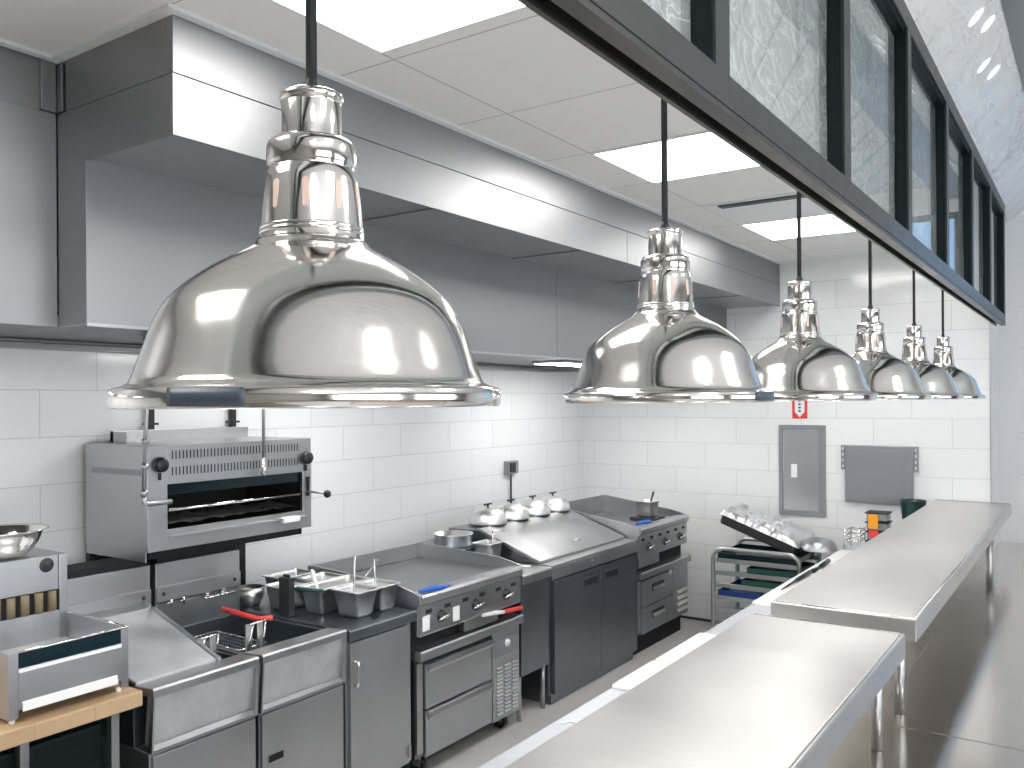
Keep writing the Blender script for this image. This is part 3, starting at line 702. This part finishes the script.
o = MB().lathe([(0, 0), (.05, .0), (.07, .04), (.075, .1), (.072, .1), (.066, .04), (.045, .006), (0, .005)], (-3.97, 3.165, .958), 32).build('steel_bowl', 'pan')
tag(o, 'small shiny steel bowl behind the fryer riser near the wall', 'bowl')

# ------------------------------------------------------------------ griddles
def griddle(label, y0, y1, zb=.795, zt=1.02, n=3, rear=1.105, xr=-3.95):
    t = thing('griddle', label, 'griddle', (-3.5, (y0 + y1) / 2, zb), 'gas griddles on refrigerated bases')
    MB().box(-3.975, FX - .031, y0 + .016, y1 - .016, zb + .01, zt - .052).build('body', 'door_steel', t, .003)
    # control panel and front gutter nosing
    MB().prism([(FX - .03, zb), (FX - .004, zb), (FX, zb + .01), (FX - .002, zt - .055), (FX - .03, zt - .055)], 'y', y0 + .0145, y1 - .0145).build('control_panel', 'steel', t, .002)
    MB().prism([(FX - .13, zt - .03), (FX - .11, zt), (FX - .03, zt + .012), (FX + .012, zt + .010), (FX + .024, zt - .006), (FX + .018, zt - .045), (FX - .02, zt - .045)], 'y', y0 + .0145, y1 - .0145).build('front_gutter', 'steel', t, .003)
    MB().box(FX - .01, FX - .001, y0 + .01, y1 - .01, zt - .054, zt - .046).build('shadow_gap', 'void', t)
    MB().box(-3.95, FX - .13, y0 + .012, y1 - .012, zt - .05, zt - .015).build('griddle_plate', 'griddle', t, .002)
    for a, b in ((y0, y0 + .014), (y1 - .014, y1)):
        MB().prism([(-3.98, zb + .005), (-3.98, rear), (-3.93, rear + .005), (FX - .16, zt + .052), (FX - .03, zt + .024), (FX + .010, zt + .010), (FX + .016, zt - .044), (FX - .005, zt - .056), (FX - .005, zb + .005)], 'y', a, b).build('side_splash', 'steel', t, .002)
    MB().box(-3.98, -3.962, y0 + .0145, y1 - .0145, zt - .05, rear).build('back_splash', 'steel', t, .002)
    w = (y1 - y0)
    for i in range(2 * n):
        y = y0 + w * (i + .55) / (2 * n + .1)
        MB().box(FX - .003, FX + .0015, y - .026, y + .026, zt - .105, zt - .083).build('light_hole', 'void', t, .001)
    for i in range(n):
        y = y0 + w * (i + .62) / (n + .15)
        z = zb + .082
        k = MB().lathe([(0, .028), (.020, .026), (.030, .012), (.036, 0)], (FX, y, z), 24, axis=(1, 0, 0)).build('knob', 'black', t)
        MB().tube([(FX + .030, y - .052, z - .008), (FX + .033, y, z + .002), (FX + .030, y + .062, z + .010)], [.005, .010, .005], 10).build('knob_lever', 'chrome', k)
    return t
g1 = griddle('large near gas griddle with two white tags and blue towel on its edge', 3.60, 4.62)
for y in (3.665, 3.935): MB().box(FX + .001, FX + .003, y - .031, y + .031, .822, .905).build('tag', 'paper', g1)
MB().box(FX - .05, FX - .002, 4.02, 4.36, .722 + .012, .80).build('grease_drawer', 'steel', g1, .002)
def support(t, y0, y1, z0, z1):
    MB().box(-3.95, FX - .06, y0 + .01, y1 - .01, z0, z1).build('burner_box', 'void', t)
support(g1, 3.60, 4.62, .722, .805)
o = MB().tube([(FX - .02, 3.63, 1.046), (FX + .0, 3.70, 1.048), (FX + .012, 3.79, 1.044), (FX + .002, 3.88, 1.040)], [.010, .016, .013, .006], 12).build('cleaning_rag', 'blue')
tag(o, 'bright blue rag on the front left edge of the near griddle', 'rag')
o = MB().tube([(FX + .02, 4.17, .806), (FX + .035, 4.28, .80), (FX + .04, 4.36, .79)], [.010, .014, .012], 12)
o = o.build('scraper_tool', 'whiteplastic'); o.name = 'griddle_brush'
tag(o, 'scraper with cream shank and red handle hanging under the near griddle knobs', 'scraper')
MB().tube([(FX + .04, 4.36, .79), (FX + .04, 4.56, .775)], [.013, .015], 12).build('handle', 'red', o)
def griddle_tool(label, a, b, ):
    o = MB().tube([a, b], [.004, .007], 8).box(a[0] - .04, a[0] + .04, a[1] - .03, a[1] + .03, a[2] - .003, a[2] + .003).build('turner', 'steel')
    tag(o, label, 'turner')
griddle_tool('steel turner lying on the left rear of the near griddle plate', (-3.75, 3.85, 1.012), (-3.92, 4.15, 1.06))

def chef_base(label, y0, y1, z0, z1, panel_y, pulls):
    t = thing('refrigerated_base', label, 'refrigerated base', (-3.5, (y0 + y1) / 2, 0), 'low refrigerated drawer bases')
    MB().prism([(-3.98, z1 - .055), (-3.98, z1), (FX + .02, z1), (FX + .026, z1 - .01), (FX + .026, z1 - .055)], 'y', y0 - .008, y1 + .003).build('top_slab', 'steel', t, .003)
    MB().box(-3.98, FX - .03, y0, y1, z0, z1 - .055).build('body', 'shade_steel', t, .003)
    MB().box(FX - .03, FX - .012, y0 + .0, y0 + .05, z0 + .03, z1 - .075).build('side_trim', 'steel', t, .002)
    hh = (z1 - .075 - z0) / 2
    for i in range(2):
        a = z0 + .004 + i * hh; b = a + hh - .010
        d = MB().box(FX - .03, FX, y0 + .06, panel_y - .012, a, b).build('drawer', 'door_steel', t, .003)
        if pulls:
            yc = (y0 + panel_y) / 2 + .02
            MB().box(FX, FX + .003, yc - .12, yc + .12, b - .11, b - .05).build('pull_plate', 'iron', d)
            MB().prism([(FX, b - .075), (FX + .02, b - .085), (FX + .022, b - .10), (FX + .012, b - .10), (FX, b - .088)], 'y', yc - .11, yc + .11).build('handle', 'chrome', d, .001)
        else:
            MB().prism([(FX, b), (FX + .022, b - .004), (FX + .026, b - .030), (FX + .018, b - .048), (FX + .012, b - .046), (FX, b - .020)], 'y', y0 + .065, panel_y - .02).build('handle', 'steel', d, .001)
        MB().box(FX - .029, FX - .02, y0 + .05, panel_y, b, b + .012).build('gap', 'void', t)
    return t
b1 = chef_base('low refrigerated base with two wide drawers and louvred panel under the near griddle', 3.60, 4.605, .115, .722, 4.30, False)
m = MB().box(FX - .03, FX - .006, 4.305, 4.60, .105, .655); lp = m.build('louvre_panel', 'door_steel', b1, .002)
MB().box(FX - .006, FX - .003, 4.33, 4.585, .50, .60).build('thermostat_plate', 'grey', lp)
MB().lathe([(0, .012), (.022, .010), (.024, 0)], (FX - .003, 4.46, .57), 24, axis=(1, 0, 0)).build('thermostat_dial', 'whiteplastic', lp)
m = MB()
for c_ in range(3):
    for r_ in range(13):
        y = 4.345 + c_ * .085; z = .135 + r_ * .024
        m.prism([(FX - .006, z), (FX + .004, z + .004), (FX - .006, z + .012)], 'y', y, y + .06)
m.build('louvres', 'steel', lp)
for x, y in ((-3.19, 4.50), (-3.19, 3.70), (-3.9, 4.5), (-3.9, 3.7)):
    c = MB().cyl((x, y - .018, .048), (x, y + .018, .048), .047, 28).build('caster', 'black', b1)
    MB().box(x - .03, x + .03, y - .026, y - .020, .045, .115).box(x - .03, x + .03, y + .020, y + .026, .045, .115).box(x - .03, x + .03, y - .026, y + .026, .1, .115).build('caster_fork', 'steel', c)

# filler cabinet between griddle and prep table
t = thing('filler_table', 'narrow stainless side table between near griddle and sandwich prep table', 'side table', (-3.6, 4.8, 0))
MB().box(-4.1, FX - .012, 4.635, 4.975, .30, .915).build('body', 'shade_steel', t, .003)
MB().prism([(-4.1, .915), (-4.1, .965), (FX + .008, .965), (FX + .014, .955), (FX + .014, .905), (FX - .02, .905)], 'y', 4.628, 4.978).build('countertop', 'steel', t, .003)
for x in (-3.15, -4.05):
    for y in (4.66, 4.95): MB().cyl((x, y, 0), (x, y, .30), .016, 16).build('leg', 'steel', t)
# ledge at rear
MB().box(-4.1, -3.62, 4.635, 4.975, .965, 1.075).build('rear_riser', 'shade_steel', t, .002)
c = (-3.80, 4.80, 1.076)
o = MB().lathe([(0, 0), (.125, 0), (.133, .006), (.135, .078), (.142, .082), (.142, .085), (.131, .084), (.128, .012), (0, .008)], c, 48).build('saucepan', 'pan')
tag(o, 'round shallow steel pot on the rear ledge between the griddle and the domes', 'pot')
gn_pan('small rectangular steel pan with tongs, in front of the round pot', -3.60, -3.46, 4.76, 4.93, .966, .15, 'steel food pans by the prep table', .012)
o = MB().tube([(-3.50, 4.86, .985), (-3.515, 4.885, 1.16), (-3.525, 4.90, 1.185)], [.006, .006, .009], 8).tube([(-3.50, 4.92, .985), (-3.515, 4.905, 1.16), (-3.525, 4.90, 1.185)], [.006, .006, .009], 8).build('tongs', 'chrome')
tag(o, 'steel tongs standing in the small rectangular pan by the round pot', 'tongs')
o = MB().tube([(-3.36, 4.66, .985), (-3.28, 4.80, .985)], [.018, .012], 10).tube([(-3.28, 4.80, .98), (-3.25, 4.86, .976), (-3.21, 4.90, .975), (-3.19, 4.87, .975), (-3.23, 4.82, .976)], .005, 8).build('brush', 'whiteplastic')
tag(o, 'white-handled utensil lying on the narrow side table near the prep lid', 'utensil')

# ------------------------------------------------------------------ prep table with sloped lid
t = thing('prep_table', 'two-door refrigerated prep table with sloping steel lid, four domes on top', 'prep table', (-3.6, 5.65, 0))
Y0, Y1 = 4.995, 6.305
MB().box(-4.1, FX - .03, Y0, Y1, .07, .87).build('body', 'shade_steel', t, .003)
MB().box(-4.02, FX - .03, Y0 + .03, Y1 - .02, .005, .07).build('plinth', 'shade_steel', t)
ym = 5.69
d1 = MB().box(FX - .03, FX, Y0 + .035, ym - .003, .075, .852).build('door', 'shade_steel', t, .002)
d2 = MB().box(FX - .03, FX, ym + .003, Y1 - .004, .075, .852).build('door', 'shade_steel', t, .002)
for d, ya_, yb_ in ((d1, 5.43, 5.63), (d2, 5.76, 5.96)):
    MB().box(FX, FX + .003, ya_, yb_, .745, .795).build('pull_recess', 'void', d)
    MB().box(FX, FX + .008, ya_ - .004, yb_ + .004, .795, .802).box(FX, FX + .008, ya_ - .004, yb_ + .004, .738, .745).box(FX, FX + .008, ya_ - .004, ya_, .745, .795).box(FX, FX + .008, yb_, yb_ + .004, .745, .795).build('pull_rim', 'shade_steel', d)
MB().box(FX - .035, FX + .006, Y0, Y1, .872, .955).build('front_band', 'steel', t, .003)
MB().box(-3.25, FX + .006, Y0, Y1, .955, .968).build('ledge', 'steel', t, .002)
MB().lathe([(0, .006), (.008, .005), (.009, 0)], (FX + .006, 5.55, .92), 14, axis=(1, 0, 0)).build('lock', 'chrome', t)
# hood box of the rail and lid
MB().prism([(-4.0, .87), (-4.0, 1.160), (-3.73, 1.160), (-3.235, .972), (-3.235, .955), (-3.3, .87)], 'y', Y0 + .003, Y1 - .003).build('rail_box', 'shade_steel', t, .002)
lid = MB().prism([(-3.74, 1.163), (-3.73, 1.175), (-3.205, .985), (-3.205, .970), (-3.215, .970)], 'y', Y0, Y1).build('sloping_lid', 'steel', t, .002)
MB().prism([(-3.735, 1.178), (-3.735, 1.180), (-3.205, .990), (-3.205, .986)], 'y', Y0, Y0 + .006).build('lid_trim', 'chrome', lid)
MB().tube([(-3.30, 5.62, 1.028), (-3.275, 5.63, 1.045), (-3.275, 5.70, 1.045), (-3.30, 5.71, 1.028)], .006, 8).build('lid_handle', 'chrome', lid)
# domes
def dome():
    c = (-3.83, 5.26, 1.178)
    t = thing('cloche', 'x', 'dome cover', c, 'steel dome covers along the top of the prep table')
    MB().lathe([(.146, 0), (.148, .006), (.146, .02), (.140, .046), (.126, .072), (.102, .093), (.070, .107), (.036, .114), (.0, .116)], c, 56).lathe([(.146, 0), (.142, .004), (.136, .04), (.0, .11)], c, 56).build('dome_shell', 'domemat', t)
    MB().lathe([(.0, .116), (.008, .116), (.008, .134), (.0, .134)], c, 20).box(c[0] - .006, c[0] + .006, c[1] - .045, c[1] + .045, c[2] + .134, c[2] + .145).build('handle', 'black', t)
    return t
M['domemat'] = plain('spun_aluminium', (.80, .80, .80), .42, 1.)
dl = ['nearest steel dome cover on the prep table, closest to the round pot', 'second steel dome cover from the near end of the prep table',
      'third steel dome cover from the near end of the prep table', 'farthest steel dome cover, next to the far griddle']
d0 = dome(); d0['label'] = dl[0]
for i in range(1, 4):
    c = copy_tree(d0); c.location = d0.location + Vector((0, .312 * i, 0)); c['label'] = dl[i]

# ------------------------------------------------------------------ far griddle
g2 = griddle('far corner gas griddle with a blue cloth and small steel pan on it', 6.33, 7.335, .80, 1.045, 3, 1.185)
support(g2, 6.33, 7.335, .690, .81)
MB().box(FX - .05, FX - .01, 6.36, 6.75, .72, .80).build('grease_drawer', 'steel', g2, .002)
b2 = chef_base('low refrigerated base with two small drawers under the far griddle', 6.34, 7.35, .17, .690, 7.02, True)
MB().box(FX - .03, FX - .004, 7.025, 7.345, .17, .632).build('louvre_panel', 'door_steel', b2, .002)
m = MB()
for k in range(4):
    z = .21 + k * .055; m.prism([(FX - .004, z), (FX + .012, z + .006), (FX - .004, z + .03)], 'y', 7.10, 7.33)
m.build('louvres', 'chrome', b2)
MB().box(FX, FX + .002, 6.93, 6.985, .58, .62).build('label_plate', 'paper', b2)
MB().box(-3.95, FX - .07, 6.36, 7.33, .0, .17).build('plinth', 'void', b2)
o = MB().tube([(-3.13, 6.37, 1.082), (-3.11, 6.45, 1.090), (-3.10, 6.54, 1.086), (-3.11, 6.62, 1.074)], [.012, .018, .016, .007], 12).build('cleaning_rag', 'blue')
tag(o, 'bright blue rag on the front left edge of the far griddle', 'rag')
gn_pan('small square steel pan standing on the far griddle with a spoon in it', -3.42, -3.26, 6.93, 7.09, 1.058, .145, 'steel pan on the far griddle', .014)
utensil('spoon', 'steel spoon leaning out of the small pan on the far griddle', 'spoon', (-3.34, 7.0, 1.08), (-3.30, 7.05, 1.27), .005, .010, 'iron')
o = MB().box(-3.46, -3.22, 6.90, 7.12, 1.032, 1.057).build('trivet', 'iron', None, .003); tag(o, 'dark flat block under the small pan on the far griddle', 'trivet')

# ------------------------------------------------------------------ salamander broiler on wall
t = thing('salamander_broiler', 'wall-mounted stainless salamander broiler with black knobs above the fryers', 'broiler', (-4.0, 2.93, 1.378))
x0, x1, y0, y1, z0, z1 = -4.33, -3.78, 2.413, 3.45, 1.378, 1.892
MB().box(x0, x1 - .02, y0, y0 + .012, z0, z1).build('side_panel', 'door_steel', t, .002)
MB().box(x0, x1 - .02, y1 - .012, y1, z0, z1).build('side_panel', 'door_steel', t, .002)
MB().box(x0, x1 - .02, y0 + .012, y1 - .012, z1 - .012, z1).build('top_panel', 'steel', t, .002)
MB().box(x0, x0 + .01, y0 + .012, y1 - .012, z0, z1 - .012).build('back_panel', 'void', t)
# front frame around the opening
oy0, oy1, oz0, oz1 = 2.52, 3.385, 1.478, 1.70
MB().box(x1 - .02, x1, y0, oy0, z0, z1).box(x1 - .02, x1, oy1, y1, z0, z1).box(x1 - .02, x1, oy0, oy1, oz1, z1).box(x1 - .02, x1, oy0, oy1, z0, oz0).build('front_panel', 'steel', t, .0015)
MB().box(x0 + .02, x1 - .05, oy0 - .06, oy1 + .04, oz0 - .04, oz0 - .03).build('interior_floor', 'void', t)
MB().box(x0 + .02, x1 - .05, oy0 - .06, oy1 + .04, oz1 + .01, oz1 + .02).box(x0 + .02, x1 - .03, oy0 - .06, oy0 - .05, oz0 - .03, oz1 + .01).box(x0 + .02, x1 - .03, oy1 + .03, oy1 + .04, oz0 - .03, oz1 + .01).build('interior', 'void', t)
MB().box(x1 - .03, x1 - .024, oy0 + .01, oy1 - .01, 1.645, 1.70).build('heat_shield', 'teal', t)
m = MB()
for k in range(40):
    yy = 2.545 + k * .0205
    m.box(x1 - .001, x1 + .0012, yy, yy + .0055, 1.823, 1.865)
m.build('vent_slots', 'void', t)
m = MB()
for k in range(40):
    yy = 2.545 + k * .0205
    m.box(x1 - .001, x1 + .0012, yy, yy + .0055, 1.742, 1.784)
m.build('vent_slots', 'void', t)
for y, z in ((2.475, 1.80), (3.405, 1.78)):
    k = MB().lathe([(0, .040), (.030, .038), (.036, .030), (.038, .004), (.030, 0)], (x1, y, z), 28, axis=(1, 0, 0)).build('knob', 'black', t)
    MB().box(x1 + .001, x1 + .010, y - .006, y + .006, z - .075, z - .04).build('pointer', 'black', k)
MB().cyl((x1 - .012, oy0 + .01, 1.573), (x1 - .012, oy1 - .01, 1.573), .008, 12).build('grid_bar', 'chrome', t)
def foilfn(u, v):
    y = oy0 + .02 + (oy1 - oy0 - .04) * u; x = x1 - .022 - .25 * v
    return Vector((x, y, 1.503 + .012 * noise.noise(Vector((x * 18, y * 18, 0))) + .012 * v))
MB().grid(foilfn, 60, 14).build('foil_liner', 'foil', t)
MB().box(x1 - .02, x1 + .028, oy0 + .0, oy1, 1.440, 1.452).build('tray_lip', 'steel', t, .002)
MB().box(x1 - .002, x1 + .035, 3.22, 3.34, 1.425, 1.455).build('tray_handle', 'whiteplastic', t, .006)
MB().box(x1 + .001, x1 + .012, 3.415, 3.428, 1.56, 1.67).build('lever_slot', 'void', t)
MB().tube([(x1, 3.42, 1.585), (x1 + .14, 3.43, 1.578)], .006, 10).build('lever', 'steel', t)
MB().ball((x1 + .155, 3.43, 1.577), .022).build('lever_ball', 'black', t)
MB().box(x0 + .0, x0 + .03, 2.55, 3.42, z1, z1 + .062).box(x0, x0 + .15, 2.55, 2.562, z1, z1 + .058).build('rear_riser', 'steel', t, .002)
MB().box(x0 + .06, x1 - .05, y0 - .002, y0 + .001, z1 - .145, z1 - .115).build('side_label', 'grey', t)
MB().box(x0, x1 - .03, y0 + .004, y0 + .012, z0 - .050, z0).build('skirt', 'steel', t)
MB().box(x0, x1 - .06, y0 + .04, y1 - .02, z0 - .045, z0).build('drip_tray', 'void', t)
t = thing('broiler_stand', 'black steel posts and rail carrying the salamander broiler', 'stand', (-4.3, 2.95, .9))
for y in (2.455, 3.40): MB().box(-4.37, -4.33, y - .02, y + .02, 0, 1.5).build('post', 'black', t, .003)
for y in (2.81, 3.36):
    p = MB().box(-4.385, -4.355, y - .017, y + .017, 1.90, 2.372).build('hanger', 'black', t, .003)
    MB().box(-4.39, -4.345, y - .035, y + .035, 1.978, 1.99).build('hanger_plate', 'black', p)
MB().box(-4.34, -4.30, 2.44, 3.42, 1.26, 1.305).build('rail', 'black', t, .003)
# suppression pipes
t = thing('suppression_pipe', 'grey metal pipe with elbow hanging from the hood to the broiler front', 'pipe', (-3.70, 2.37, 1.63))
MB().tube([(-3.72, 2.37, 2.41), (-3.72, 2.372, 2.08), (-3.72, 2.355, 1.66)], .0105, 14).build('drop_pipe', 'steel', t)
MB().tube([(-3.72, 2.355, 1.66), (-3.72, 2.355, 1.632), (-3.72, 2.375, 1.622), (-3.72, 2.50, 1.622)], .0125, 14).build('elbow', 'steel', t)
for z in (1.92, 1.80, 1.675): MB().cyl((-3.72, 2.357 + (z - 1.66) * .03, z - .012), (-3.72, 2.357 + (z - 1.66) * .03, z + .012), .016, 14).build('coupling', 'steel', t)
t = thing('suppression_nozzle', 'straight thin steel rod with nozzle hanging before the broiler vents', 'nozzle', (-3.72, 3.06, 1.73))
MB().cyl((-3.72, 3.06, 1.80), (-3.72, 3.06, 2.41), .009, 14).build('rod', 'steel', t)
MB().lathe([(.006, 0), (.015, .01), (.018, .05), (.013, .06), (.013, .09), (.009, .10)], (-3.72, 3.06, 1.705), 18).build('nozzle_tip', 'chrome', t)

# ------------------------------------------------------------------ things on the walls
t = thing('power_outlet', 'grey outlet box with black conduit on the left tiled wall', 'outlet', (LW, 6.37, 1.28))
MB().box(LW, LW + .05, 6.285, 6.455, 1.445, 1.56).build('outlet_box', 'grey', t, .006)
MB().box(LW + .05, LW + .058, 6.31, 6.40, 1.46, 1.545).build('outlet_cover', 'iron', t, .003)
MB().box(LW + .02, LW + .032, 6.357, 6.369, 1.10, 1.445).build('conduit', 'iron', t)
t = thing('access_panel', 'tall grey steel access door with latch in the back wall', 'access panel', (-2.18, BW, 1.065))
pa, pb = -2.385, -1.975
m = MB()
for a, b, c_, d in ((pa, pb, 1.065, 1.105), (pa, pb, 1.83, 1.868), (pa, pa + .035, 1.105, 1.83), (pb - .065, pb, 1.105, 1.83)): m.box(a, b, BW - .02, BW, c_, d)
m.build('frame', 'grey', t, .003)
dd = MB().box(pa + .042, pb - .072, BW - .012, BW - .002, 1.112, 1.823).build('door', 'door_steel', t, .002)
MB().box(-2.275, -2.225, BW - .022, BW - .012, 1.40, 1.52).build('latch', 'paper', dd, .002)
t = thing('wall_plate', 'wide grey enamelled wall plate with slotted brackets beside the access door', 'wall plate', (-1.54, BW, 1.22))
MB().box(-1.81, -1.27, BW - .045, BW, 1.215, 1.70).build('plate', 'grey', t, .004)
MB().box(-1.80, -1.335, BW - .049, BW - .045, 1.23, 1.665).build('plate_face', 'grey', t, .004)
for a in (-1.845, -1.27):
    b_ = MB().box(a, a + .035, BW - .03, BW, 1.49, 1.70).build('bracket', 'grey', t, .002)
    for z in (1.51, 1.56, 1.61, 1.66): MB().box(a + .012, a + .022, BW - .032, BW - .029, z, z + .022).build('bracket_hole', 'paper', b_)
t = thing('extinguisher_sign', 'small red and white arrow sign on the back wall under the third lamp', 'sign', (-2.20, BW, 1.92))
sx0, sx1 = -2.265, -2.135
MB().box(sx0, sx1, BW - .006, BW, 1.925, 2.145).build('sign_board', 'red', t)
MB().prism([(sx0 + .022, 2.135), (sx0 + .022, 1.985), ((sx0 + sx1) / 2, 1.938), (sx1 - .022, 1.985), (sx1 - .022, 2.135)], 'y', BW - .008, BW - .006).build('arrow', 'paper', t)
m = MB()
for k, z in enumerate((1.985, 2.015, 2.045, 2.075, 2.105)): m.box((sx0 + sx1) / 2 - .010, (sx0 + sx1) / 2 + .010, BW - .0095, BW - .008, z, z + .016)
m.build('lettering', 'iron', t)

# ------------------------------------------------------------------ tray rack at the back
t = thing('tray_rack', 'low rolling aluminium tray rack with rounded top rails by the back wall', 'tray rack', (-2.3, 7.2, 0))
ra, rb = -2.70, -1.98
for yy in (6.93, 7.52):
    zt = .85
    pts = [(ra, yy, .02)] + [(ra, yy, zt - .09)] + [(ra + .09 * (1 - math.cos(a)), yy, zt - .09 + .09 * math.sin(a)) for a in [PI / 10 * i for i in range(1, 6)]]
    pts += [(rb - .09 + .09 * math.sin(a), yy, zt - .09 + .09 * math.cos(a)) for a in [PI / 10 * i for i in range(0, 6)]] + [(rb, yy, .02)]
    MB().tube(pts, .018, 14).build('end_frame', 'steel', t)
lv = [.745 - k * .105 for k in range(6)]
for z in lv:
    for yy in (6.955, 7.495): MB().box(ra + .015, rb - .015, yy - .004, yy + .02, z - .018, z + .018).build('runner', 'steel', t, .002)
for k, (z, mt, off, lab) in enumerate(((lv[1] + .019, 'green', .25, 'dark green tray on the second level of the tray rack'), (lv[2] + .019, 'green', .2, 'dark green tray on the third level of the tray rack'),
                                   (lv[3] + .019, 'tray_blue', .0, 'blue tray on the fourth level of the tray rack'), (lv[0] + .019, 'teal', .0, 'dark tray on the top level of the tray rack'),
                                   (lv[4] + .019, 'teal', .3, 'dark tray on the lower level of the tray rack'))):
    x0_ = ra + .03 + off; m = MB().box(x0_, rb - .03, 6.96, 7.49, z, z + .006)
    m.box(x0_, x0_ + .008, 6.96, 7.49, z, z + .045).box(rb - .038, rb - .03, 6.96, 7.49, z, z + .045).box(x0_, rb - .03, 6.96, 6.968, z, z + .045).box(x0_, rb - .03, 7.482, 7.49, z, z + .045)
    tag(m.build('tray', mt, None, .002), lab, 'tray', 'trays in the tray rack')
# foil covered deep pan tilted on top
t = thing('roasting_pan', 'tilted dark roasting pan covered with crumpled foil on top of the tray rack', 'roasting pan', (-2.36, 7.22, .87))
m = MB().box(-.33, .33, -.24, .24, 0, .10)
m.rot(Matrix.Translation((-2.37, 7.26, .935)) @ Euler((math.radians(0), math.radians(20), math.radians(0))).to_matrix().to_4x4()); m.build('pan_body', 'iron', t, .02)
Rm = Matrix.Translation((-2.37, 7.26, .935)) @ Euler((0, math.radians(20), 0)).to_matrix().to_4x4()
def ff(u, v):
    x = -.35 + .70 * u; y = -.26 + .52 * v; e = min(u, 1 - u, v, 1 - v)
    z = .108 + .035 * noise.noise(Vector((x * 9, y * 9, 3))) + .02 * noise.noise(Vector((x * 25, y * 25, 1))) + .02
    if e < .02: z = .085
    return Rm @ Vector((x, y, z))
MB().grid(ff, 60, 44).build('foil', 'foil', t)
c = (-1.90, 7.18, .872)
o = MB().lathe([(.15, .0), (.145, .03), (.12, .068), (.07, .09), (0, .098)], c, 48).lathe([(.15, 0), (.14, .02), (0, .09)], c, 48).build('steel_bowl', 'door_steel')
tag(o, 'upturned grey bowl on the right end of the tray rack', 'bowl')

# stack of pans with orange food at the far end of the counter
t = thing('food_container_stack', 'stack of nested dark pans with orange food showing, by the back wall', 'food containers', (-1.40, 7.35, .885))
for k in range(4):
    z = .90 + k * .075
    MB().box(-1.545, -1.395, 7.27, 7.43, z, z + .062).build('container', 'grey', t, .004)
    MB().box(-1.557, -1.383, 7.258, 7.442, z + .055, z + .064).build('container_rim', 'iron', t, .002)
MB().box(-1.53, -1.455, 7.255, 7.269, 1.06, 1.175).build('orange_food', 'orange', t, .004)
MB().box(-1.525, -1.455, 7.255, 7.269, .99, 1.05).build('red_food', 'red', t, .004)
t = thing('wire_rack', 'small chrome wire rack left of the stacked food containers', 'wire rack', (-1.55, 7.3, .885))
for z in (.955, .995, 1.035):
    MB().tube([(-1.70, 7.22, z), (-1.59, 7.22, z), (-1.59, 7.42, z), (-1.70, 7.42, z), (-1.70, 7.22, z)], .006, 8).build('wire_shelf', 'chrome', t)
for x, y in ((-1.70, 7.22), (-1.59, 7.22), (-1.59, 7.42), (-1.70, 7.42)): MB().cyl((x, y, .885), (x, y, 1.05), .007, 10).build('post', 'chrome', t)
o = MB().lathe([(0, -.08), (.045, -.08), (.07, .12), (.096, .34), (.10, .345), (.092, .34), (.065, .12), (0, -.07)], (-1.228, 7.42, .945), 40).build('green_bucket', 'darkgreen')
tag(o, 'dark green tub at the far end behind the far pass shelf', 'tub')
# stand holding the far things: counter continues beneath

# ------------------------------------------------------------------ dining side furniture (reflected only)
t = thing('dining_table', 'long brown dining table on the far side of the pass behind the camera', 'table', (2.6, 1.5, 0))
MB().box(2.2, 3.0, -.5, 3.5, .72, .76).build('tabletop', 'brown', t, .004)
for x in (2.26, 2.94):
    for y in (-.4, 3.4): MB().box(x - .03, x + .03, y - .03, y + .03, 0, .72).build('leg', 'iron', t)

# ------------------------------------------------------------------ world, camera, lights
wd = bpy.data.worlds.new('sky'); scene.world = wd; wd.use_nodes = True
nt = wd.node_tree; bg = nt.nodes['Background']
tc = N(nt, 'ShaderNodeTexCoord'); sp = N(nt, 'ShaderNodeSeparateXYZ'); nt.links.new(tc.outputs['Generated'], sp.inputs[0])
rp = N(nt, 'ShaderNodeValToRGB'); nt.links.new(sp.outputs['Z'], rp.inputs['Fac'])
rp.color_ramp.elements[0].color = (.42, .66, .98, 1); rp.color_ramp.elements[1].position = .5; rp.color_ramp.elements[1].color = (.2, .45, .9, 1)
nt.links.new(rp.outputs['Color'], bg.inputs['Color']); bg.inputs['Strength'].default_value = 1.0

cam = bpy.data.cameras.new('camera'); co = bpy.data.objects.new('camera', cam); COL.objects.link(co); scene.camera = co
F = 858.
cam.sensor_fit = 'HORIZONTAL'; cam.sensor_width = 36; cam.lens = 36 * F / 1024
cam.shift_y = (400.8 - 384) / 1024; cam.clip_start = .05; cam.clip_end = 100
th = math.radians(34.4)
base = Euler((math.radians(90), 0, th)).to_matrix()
roll = Matrix.Rotation(-.0065, 3, 'Z')
co.matrix_world = Matrix.Translation((0, 0, 2.1)) @ (base @ roll).to_4x4()
scene.view_settings.view_transform = 'Standard'; scene.view_settings.look = 'None'; scene.view_settings.gamma = 1
scene.view_settings.exposure = 0.55
scene.view_settings.use_curve_mapping = False
scene.cycles.max_bounces = 10; scene.cycles.glossy_bounces = 6; scene.cycles.transparent_max_bounces = 12
scene.cycles.sample_clamp_indirect = 6
scene.cycles.use_denoising = True

def area(name, loc, rot, sx, sy, e, col=(1, 1, 1)):
    l = bpy.data.lights.new(name, 'AREA'); l.shape = 'RECTANGLE'; l.size = sx; l.size_y = sy; l.energy = e; l.color = col
    o = bpy.data.objects.new(name, l); COL.objects.link(o); o.location = loc; o.rotation_euler = rot; return o
# daylight through the dining windows
area('window_daylight', (4.45, -.6, 2.15), (0, math.radians(90), 0), 2.4, 3.7, 100, (1, .985, .965))
area('window_daylight', (4.45, 4.25, 2.15), (0, math.radians(90), 0), 2.4, 3.8, 50, (1, .985, .965))
